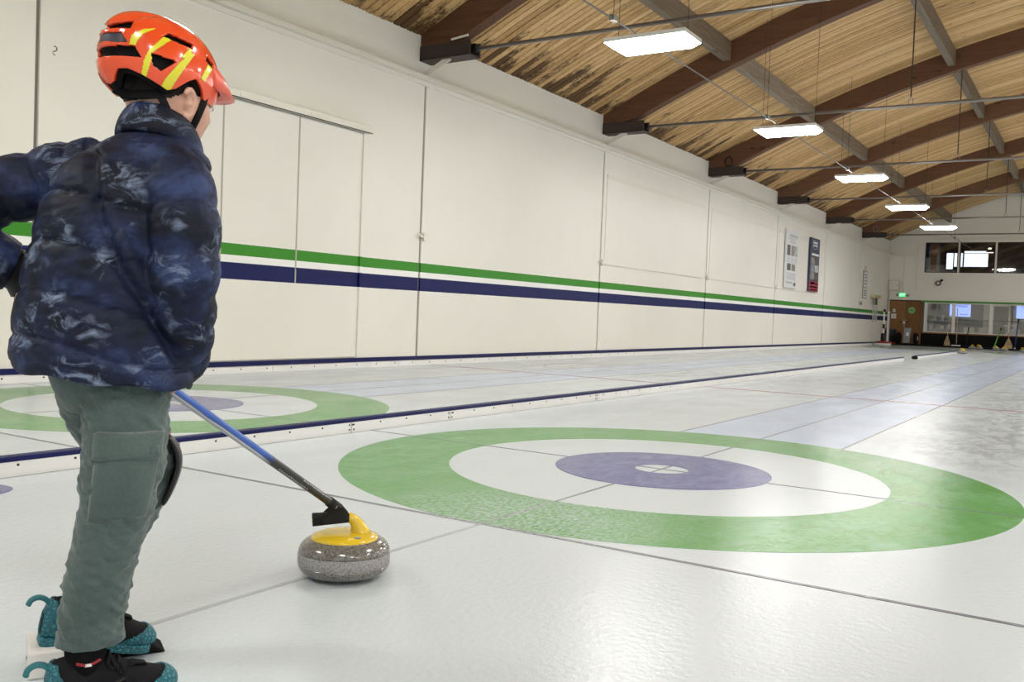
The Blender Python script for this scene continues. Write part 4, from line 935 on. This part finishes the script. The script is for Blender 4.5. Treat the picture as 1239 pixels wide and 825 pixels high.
# ---- shoes
def shoe(pos, ang, pitch, label):
    t = MB(); L = .258
    st = [(0,.004,.040,.060),(.010,.003,.056,.088),(.035,.002,.064,.096),(.07,.002,.060,.098),(.10,.0,.062,.094),(.13,.0,.068,.082),(.16,.0,.078,.068),(.19,.0,.084,.056),(.22,.002,.078,.047),(.242,.006,.058,.039),(.255,.010,.030,.026)]
    K = catmull(st, 120); V = []; seg = 80; nk = 120
    for x, zb, w_, h_ in K:
        for k in range(seg):
            th = 2*PI*k/seg; c_, s_ = math.cos(th), math.sin(th)
            yy = math.copysign(abs(c_)**.75, c_)*w_/2; zz = s_
            z = (h_+zb)/2+ .004 + (h_-zb)/2*math.copysign(abs(zz)**(.6 if zz < 0 else .85), zz); yy *= 1-.18*max(0, zz)
            V.append((x-.09, yy, z+.008))
    Fs = [(i*seg+k, i*seg+(k+1) % seg, (i+1)*seg+(k+1) % seg, (i+1)*seg+k) for i in range(nk-1) for k in range(seg)]
    up_ = MB(); up_.add(V, Fs + [tuple(range(seg))[::-1], tuple((nk-1)*seg+k for k in range(seg))])
    mat = Matrix.Translation(pos) @ Matrix.Rotation(ang, 4, 'Z') @ Matrix.Rotation(pitch, 4, 'Y')
    root = up_.build('shoe', FABRICB, person, True); root.matrix_local = mat; root['label'] = label
    # teal outsole cups that climb the heel and the toe
    def cup(nm, test, lift, m_):
        fs = [f for f in Fs if test(*(sum(V[i][q] for i in f)/4 for q in range(3)))]; idx = sorted({i for f in fs for i in f}); mp = {a: b_ for b_, a in enumerate(idx)}
        mb = MB(); mb.v = [V[i] for i in idx]; mb.f = [tuple(mp[i] for i in f) for f in fs]
        o = mb.build(nm, m_, root, True); s = o.modifiers.new('thick', 'SOLIDIFY'); s.thickness = lift; s.offset = 1; return o
    cup('heel_cup', lambda x, y, z: x < -.030 and z < .018+(-.030-x)*1.6 or (x < -.070 and z < .098), .005, TEAL)
    cup('toe_cap', lambda x, y, z: x > .075 and z < .006+(x-.075)*.55+.012, .005, TEAL)
    so = MB(); n2 = 40
    outl = [(x-.09, (w_/2+.004)) for x, zb, w_, h_ in K[::8]]; poly = [(x, -y_) for x, y_ in outl] + [(x, y_) for x, y_ in outl[::-1]]
    so.prism(poly, -.004, .017, 'xy'); so.build('outsole', TEAL, root, bevel=.004)
    MB().tube([tuple(p) for p in catmull([(-.082,0,.082),(-.095,0,.096),(-.112,0,.100),(-.126,0,.092),(-.130,0,.080)], 16)], .011, 10, flat=.55, ref=(0,0,1)).build('pull_tab', TEALP, root, True)
    for s in (-1, 1):
        MB().tube([(-.062,s*.0285,.040),(-.03,s*.031,.028),(.02,s*.032,.040),(.055,s*.036,.058)], .010, 8, flat=.25).build('side_overlay', GREYOV, root, True)
        em = MB(); pts = [(.022+.020*math.cos(a), s*.0345, .034+.008*math.sin(a)+.004*math.cos(a)) for a in np.linspace(0, 2*PI, 20)]; em.tube(pts, .0028, 6).build('emblem', M('emblem_charcoal', (.05,.05,.055), .5), root, True)
    for i in range(4):
        x = .022+.019*i; z = .106-.0130*i*1.05; lc = MB()
        lc.tube([(x, -.030, z-.018), (x+.004, -.016, z-.003), (x+.006, 0, z+.001), (x+.004, .016, z-.003), (x, .030, z-.018)], .004, 8)
        lc.tube([(x, -.030, z-.018), (x+.010, -.037, z-.026), (x+.016, -.030, z-.022), (x+.006, -.020, z-.006)], .0035, 7)
        lc.build('lace', FABRICB, root, True)
    MB().tube([(.045,-.012,.070),(.075,-.010,.080),(.098,-.004,.074),(.106,0,.066)], [.012,.015,.010,.003], 10, flat=.4).build('tongue_tip', FABRICB, root, True)
    MB().lathe([(.026,.06),(.034,.085),(.040,.10),(.042,.128),(.040,.155)], 24, (-.018,0,0)).build('sock', M('black_sock', (.006,.006,.007), .9, spec=.12), root, True)
    sk = MB().tube([(-.040,-.0405,.104),(-.018,-.0415,.097),(.006,-.033,.104)], .006, 8, flat=.5).build('sock_stripe', M('sock_red', (.30,.02,.03), .8), root, True)
    MB().tube([(-.024,-.0425,.0985),(-.012,-.0415,.098)], .0062, 8, flat=.5).build('sock_mark', PW_, root, True)
    return root
shoe((-.035,-.072,.004), math.radians(9), 0, 'near shoe, black mesh with teal honeycomb heel and toe')
shoe((-.074,.178,.048), math.radians(10), math.radians(13), 'far shoe with heel raised on the white block')

# ---- helmet
HCN = np.array([.068,.046,1.374]); AX, BY_, HZ = .143, .104, .118
RIM = [(0,-.048),(55,-.054),(66,-.052),(75,-.030),(83,-.016),(92,-.028),(103,-.050),(112,-.057),(125,-.046),(137,-.036),(150,-.028),(162,-.030),(172,-.054),(180,-.058)]
def hel(az, t, off=0., rimdrop=0.):
    zr = np.interp(abs(math.degrees(az)), *zip(*RIM)) - rimdrop; e = 2.35-.25*math.cos(az); c_, s_ = math.cos(az), math.sin(az)
    a, b_, h_ = AX+off, BY_+off, HZ+off
    if t < .35: z = zr*(1-t/.35); rho = 1-.16*(z/.06)**2*(.9 if z < 0 else 0)
    else:
        ph = (t-.35)/.65*PI/2; z = h_*math.sin(ph)**(2/e); rho = math.cos(ph)**(2/e)
    # plan view: long oval, slightly squared at the back; raised centre ridge
    q = np.array([a*c_*rho, b_*s_*rho, z]); ridge = .004*math.exp(-(q[1]/.03)**2) if z > .02 else 0
    grooves = -.0035*math.exp(-((abs(q[1])-.045-.02*q[0])/.008)**2)*min(1, max(0, z/.04))
    nv = np.array([q[0]/a**2, q[1]/b_**2, max(z, 0)/h_**2]); nv /= np.linalg.norm(nv)+1e-9
    return q + nv*(ridge+grooves)
HF2, HR2 = dirs(math.radians(36)); TILT = math.radians(-3)
def hel_local(q):
    x = q[0]*math.cos(TILT) - q[2]*math.sin(TILT)*-1*0 ; return HCN + HF2*q[0] - HR2*q[1] + np.array([0,0,q[2]+q[0]*math.sin(TILT)])
S_ = .0003325
def zp(L): 
    o = []
    for x, y in L: dx, dz = (x-552)*S_, (430-y)*S_; o.append((dx+dz*.039*-1, dz+dx*.039))
    return np.array(o)
VENTS = [zp(L) for L in ([(205,180),(240,195),(395,168),(370,230),(185,240)], [(165,346),(390,345),(430,418),(160,410)], [(600,225),(760,262),(742,305),(553,265)], [(485,378),(650,412),(548,490),(495,460)], [(850,305),(905,350),(948,430),(930,437),(832,345)])]
BADGES = [zp([(178,255),(315,258),(350,328),(170,328)])]
STR = [zp(L) for L in ([(440,235),(520,217),(440,270),(400,330),(395,350),(357,345),(375,280)], [(560,270),(615,275),(500,375),(480,450),(450,555),(425,540),(440,440),(470,370)], [(725,305),(745,310),(735,335),(760,338),(700,430),(620,560),(595,606),(530,603),(570,530),(670,400),(690,380),(665,385)], [(850,370),(880,390),(820,498),(797,480)], [(140,280),(178,340),(165,368),(125,325)], [(125,425),(145,470),(185,560),(150,515)])]
def inside(pt, poly):
    x, y = pt; c_ = False; n = len(poly); j = n-1
    for i in range(n):
        xi, yi = poly[i]; xj, yj = poly[j]
        if (yi > y) != (yj > y) and x < (xj-xi)*(y-yi)/(yj-yi)+xi: c_ = not c_
        j = i
    return c_
def bbox(p): return p[:, 0].min(), p[:, 0].max(), p[:, 1].min(), p[:, 1].max()
ALL = [(p, bbox(p), k) for k, L in (('v', VENTS), ('b', BADGES), ('s', STR)) for p in L]
NA, NT = 420, 170; HV = []
for j in range(NT+1):
    for i in range(NA): HV.append(hel(-PI+2*PI*i/NA, j/NT*.9995))
HL = [hel_local(q) for q in HV]
groups = {'r': [], 'v': [], 'b': [], 's': []}
for j in range(NT):
    for i in range(NA):
        f = (j*NA+i, j*NA+(i+1) % NA, (j+1)*NA+(i+1) % NA, (j+1)*NA+i)
        q = (HV[f[0]]+HV[f[1]]+HV[f[2]]+HV[f[3]])/4; qm = np.array([q[0], -abs(q[1]), q[2]]); l = hel_local(qm)-HCN; pt = (l[0], l[2]); k = 'r'
        for p, (x0, x1, z0, z1), kk in ALL:
            if x0 < pt[0] < x1 and z0 < pt[1] < z1 and inside(pt, p): k = kk; break
        groups[k].append(f)
def sub(fs, lift=0.):
    idx = sorted({i for f in fs for i in f}); mp = {a: b_ for b_, a in enumerate(idx)}; mb = MB()
    for i in idx:
        q = HV[i]; nv = np.array([q[0]/AX**2, q[1]/BY_**2, max(q[2], 0)/HZ**2]); nv /= np.linalg.norm(nv); mb.v.append(tuple(hel_local(q+nv*lift)))
    mb.f = [tuple(mp[i] for i in f) for f in fs]; return mb
helm = sub(groups['r'] + groups['s']).build('helmet', RED, person, True); helm['label'] = 'glossy orange-red bike helmet with yellow flashes'
s = helm.modifiers.new('thick', 'SOLIDIFY'); s.thickness = .009; s.offset = -1
left = set(range(len(groups['s']))); own = {}
for n_, f in enumerate(groups['s']):
    for i in f: own.setdefault(i, []).append(n_)
while left:
    st_ = [left.pop()]; isl = []
    while st_:
        n_ = st_.pop(); isl.append(groups['s'][n_])
        for i in groups['s'][n_]:
            for m_ in own[i]:
                if m_ in left: left.discard(m_); st_.append(m_)
    if len(isl) < 12: continue
    o = sub(isl, .0007).build('yellow_flash', YELS, helm, True); s = o.modifiers.new('thick', 'SOLIDIFY'); s.thickness = .0006; s.offset = 1
o = sub(groups['b'], -.004).build('dark_insert', BADGE, helm, True); s = o.modifiers.new('thick', 'SOLIDIFY'); s.thickness = .003; s.offset = -1
lin = MB(); na, ntt = 120, 40
for j in range(ntt+1):
    for i in range(na): lin.v.append(tuple(hel_local(hel(-PI+2*PI*i/na, j/ntt*.999, -.0125, .007))))
lin.f = [(j*na+i, j*na+(i+1) % na, (j+1)*na+(i+1) % na, (j+1)*na+i) for j in range(ntt) for i in range(na)]
o = lin.build('foam_liner', FOAM, helm, True); s = o.modifiers.new('thick', 'SOLIDIFY'); s.thickness = .012; s.offset = -1
vis = MB(); nn = 28
for i in range(nn+1):
    az = math.radians(-58+116*i/nn); e = math.cos(az*90/math.radians(58)*PI/180)
    base = hel(az, .35+.65*.16); tip = hel(az, .35)*np.array([1,1,0]); d = np.array([1, math.sin(az)*.25, 0])
    vis.v.append(tuple(hel_local(base+np.array([.002,0,.0])))); vis.v.append(tuple(hel_local((base+tip)/2 + d*.026*e + np.array([0,0,.004]))))
    vis.v.append(tuple(hel_local(tip + d*.054*max(e, 0)**.8 + np.array([0,0,-.018])))); vis.v.append(tuple(hel_local(tip + np.array([.003,0,-.020]))))
for i in range(nn):
    for k in range(3): a = i*4+k; vis.f.append((a, a+1, a+5, a+4))
o = vis.build('visor', REDV, helm, True); s = o.modifiers.new('thick', 'SOLIDIFY'); s.thickness = .004
def on_head(x, z, lift=.006):
    # near surface of the head in the local frame at (x, z)
    best = None
    for v_ in np.linspace(-.08, .12, 120):
        l = np.array([x, v_, z])-HC; q = np.array([l@HF, -(l@HR), l[2]]); r_ = head_radius(q/np.linalg.norm(q))
        if np.linalg.norm(q) <= np.linalg.norm(r_)+lift: best = v_; break
    return (x, best if best is not None else .0, z)
def zh(x, y): dx, dz = (x-552)*S_, (430-y)*S_; return HCN[0]+dx, HCN[2]+dz+dx*.039
def ribbon(nm, pts, w_):
    P_ = [on_head(*zh(*p)) for p in pts]; MB().tube(P_, w_, 10, flat=.22, ref=(0,-1,0)).build(nm, WEB, helm, True)
ribbon('rear_strap', [(530,590),(575,670),(625,760),(680,850),(700,890)], .008); ribbon('front_strap', [(850,540),(822,640),(785,740),(745,830),(700,890)], .008)
MB().tube([on_head(*zh(*p), .007) for p in ((270,580),(340,610),(440,625),(545,615))], .011, 10, flat=.3, ref=(0,-1,0)).build('retention_band', FOAM, helm, True)

# ------------------------------------------------------------------ delivery stick
grip_world = to_world(GRIP); sx, sy, srz = .076, -2.725, math.radians(50)
ax = Vector((math.cos(srz), math.sin(srz), 0)); hend = Vector((sx, sy, .182)) - ax*.104; hmid = Vector((sx, sy, .188)) - ax*.012
stick = thing('delivery_stick', 'blue, silver and black delivery stick reaching from the child to the stone', 'curling stick', (hmid.x, hmid.y, 0)); ori = Vector((hmid.x, hmid.y, 0))
low = hmid + Vector((0, 0, .032)) - ax*.012; d = (grip_world - low); Ls = d.length; d.normalize(); top = grip_world + d*.10
SB, nt, b = newmat('stick_shaft'); tc = N(nt, 'ShaderNodeTexCoord'); spx = N(nt, 'ShaderNodeSeparateXYZ'); nt.links.new(tc.outputs['Object'], spx.inputs[0])
zc, yc = spx.outputs[2], spx.outputs[1]
edge = mathn(nt, 'ADD', zc, mathn(nt, 'MULTIPLY', noise(nt, 18, 3, .6, tc.outputs['Object'], (1,1,.15)), .10))
side = mathn(nt, 'ADD', mathn(nt, 'MULTIPLY', spx.outputs[0], 28), mathn(nt, 'ADD', .12, mathn(nt, 'MULTIPLY', noise(nt, 9, 2, .5, tc.outputs['Object'], (1,1,.4)), .5)))
blsi = ramp(nt, side, [(.20, (.02,.10,.46)), (.25, (.02,.03,.08)), (.29, (.62,.63,.66)), (.52, (.34,.35,.38))])
c = mixc(nt, ramp(nt, edge, [(.45, (0,0,0)), (.50, (1,1,1))]), (.010,.010,.012), blsi)
mk = mathn(nt, 'MULTIPLY', ramp(nt, noise(nt, 55, 2, .5, tc.outputs['Object'], (1,1,.35)), [(.58, (0,0,0)), (.61, (1,1,1))]), mathn(nt, 'LESS_THAN', zc, .42))
nt.links.new(c, b.inputs['Base Color']); b.inputs['Roughness'].default_value = .34; b.inputs['Coat Weight'].default_value = .15
sh = MB().tube([(0,0,z) for z in np.linspace(0, (top-low).length, 16)], .0135, 20).build('shaft', SB, stick, True)
zq = d; xq = Vector((0,0,-1)).cross(zq); xq = (Vector((.54,-.84,0)).cross(zq)).normalized(); xq = -xq if xq.z > 0 else xq; yq = zq.cross(xq)
sh.matrix_local = Matrix.Translation(low-ori) @ Matrix((xq, yq, zq)).transposed().to_4x4()
wht = M('shaft_print_white', (.40,.40,.41), .5); vw = Vector((.62,-.70,.25)); va = math.atan2(vw.dot(yq), vw.dot(xq))
for row, (an, z0, z1, st) in enumerate(((va-.62, .20, .36, .013), (va+.62, .07, .24, .0115))):
    for z in np.arange(z0, z1, st):
        h_ = random.uniform(.006, .0105); a0 = an+random.uniform(-.08, .08); lt = MB()
        for zz in (z, z+h_):
            for aa in (a0-.17, a0, a0+.17): lt.v.append((.0139*math.cos(aa), .0139*math.sin(aa), zz+(.003 if aa != a0 else 0)))
        lt.f = [(0,1,4,3), (1,2,5,4)]; lo_ = lt.build('lettering', wht, sh)
MB().tube([(top-d*.10)-ori, top-ori], .0150, 16).build('hand_grip', BLACKR, stick, True)
cl = MB(); cl.tube([hmid+ax*.006-ori+Vector((0,0,.002)), hend-ori+Vector((0,0,.002))], [.0195,.0215], 20).build('cup', BLACK, stick, True)
MB().tube([hend-ax*.0005-ori, hend-ax*.002-ori], .006, 14).build('grip_end_dot', YEL, stick)
for s in (-1, 1):
    sd = ax.cross(Vector((0,0,1)))*s*.018; mb = MB(); P0 = hmid + ax*.022 + sd; P1 = hend + ax*.030 + sd; P2 = low + d*.035 + sd*.7; P3 = low + ax*.022 + sd*.7 + d*.012
    vs_ = [p-ori for p in (P0-Vector((0,0,.012)), P1-Vector((0,0,.012)), P1+Vector((0,0,.016)), P2, P3, P0+Vector((0,0,.016)))]; th_ = sd.normalized()*.004
    mb.v = [tuple(p) for p in vs_] + [tuple(p+th_) for p in vs_]; k = 6; mb.f = [tuple(range(k)), tuple(range(k, 2*k))[::-1]] + [(i, (i+1) % k, k+(i+1) % k, k+i) for i in range(k)]
    mb.build('bracket_plate', BLACK, stick, bevel=.002)
MB().tube([low-ori-d*.004, low+d*.06-ori], .0165, 18).build('socket', BLACK, stick, True)
MB().tube([low+d*.022-ori-ax.cross(Vector((0,0,1)))*.02, low+d*.022-ori+ax.cross(Vector((0,0,1)))*.02], .006, 12).build('pivot_bolt', STEEL, stick, True)

# ------------------------------------------------------------------ hack the child stands in
hk = thing('foot_hack', 'white block with black rubber foothold frozen in the ice behind the feet', 'hack', to_world((-.135,.150,0)), PRZ+.1)
MB().box(-.045,.075,-.045,.10,0,.062).build('block', M('hack_white', (.72,.71,.68), .5, var=.06), hk, bevel=.006)
MB().lathe([(.004,0),(.004,.003)], 8, (-.0465,.01,.035), 'x').build('screw', STEELDK, hk)
mb = MB(); mb.prism([(.13,0),(.262,0),(.235,.020),(.18,.03),(.13,.026)], .02, .11, 'xz'); mb.build('rubber_foothold', BLACKR, hk, bevel=.006)
MB().box(.07,.15,.03,.09,0,.012).build('link_plate', BLACKR, hk)

# ------------------------------------------------------------------ rest of the hall's shell, out of view
struct('wall_right', MB().box(X1W, X1W+.25, YB, YF, -.2, 5.3), WALL, 'cream wall on the far side of the hall')
mb = MB(); mb.prism([(X0W, -.2), (X1W, -.2)] + [(x, deck(x)+.06) for x in XS[::-1]], YB-.2, YB, 'xz'); struct('wall_back', mb, WALL, 'cream wall behind the camera')
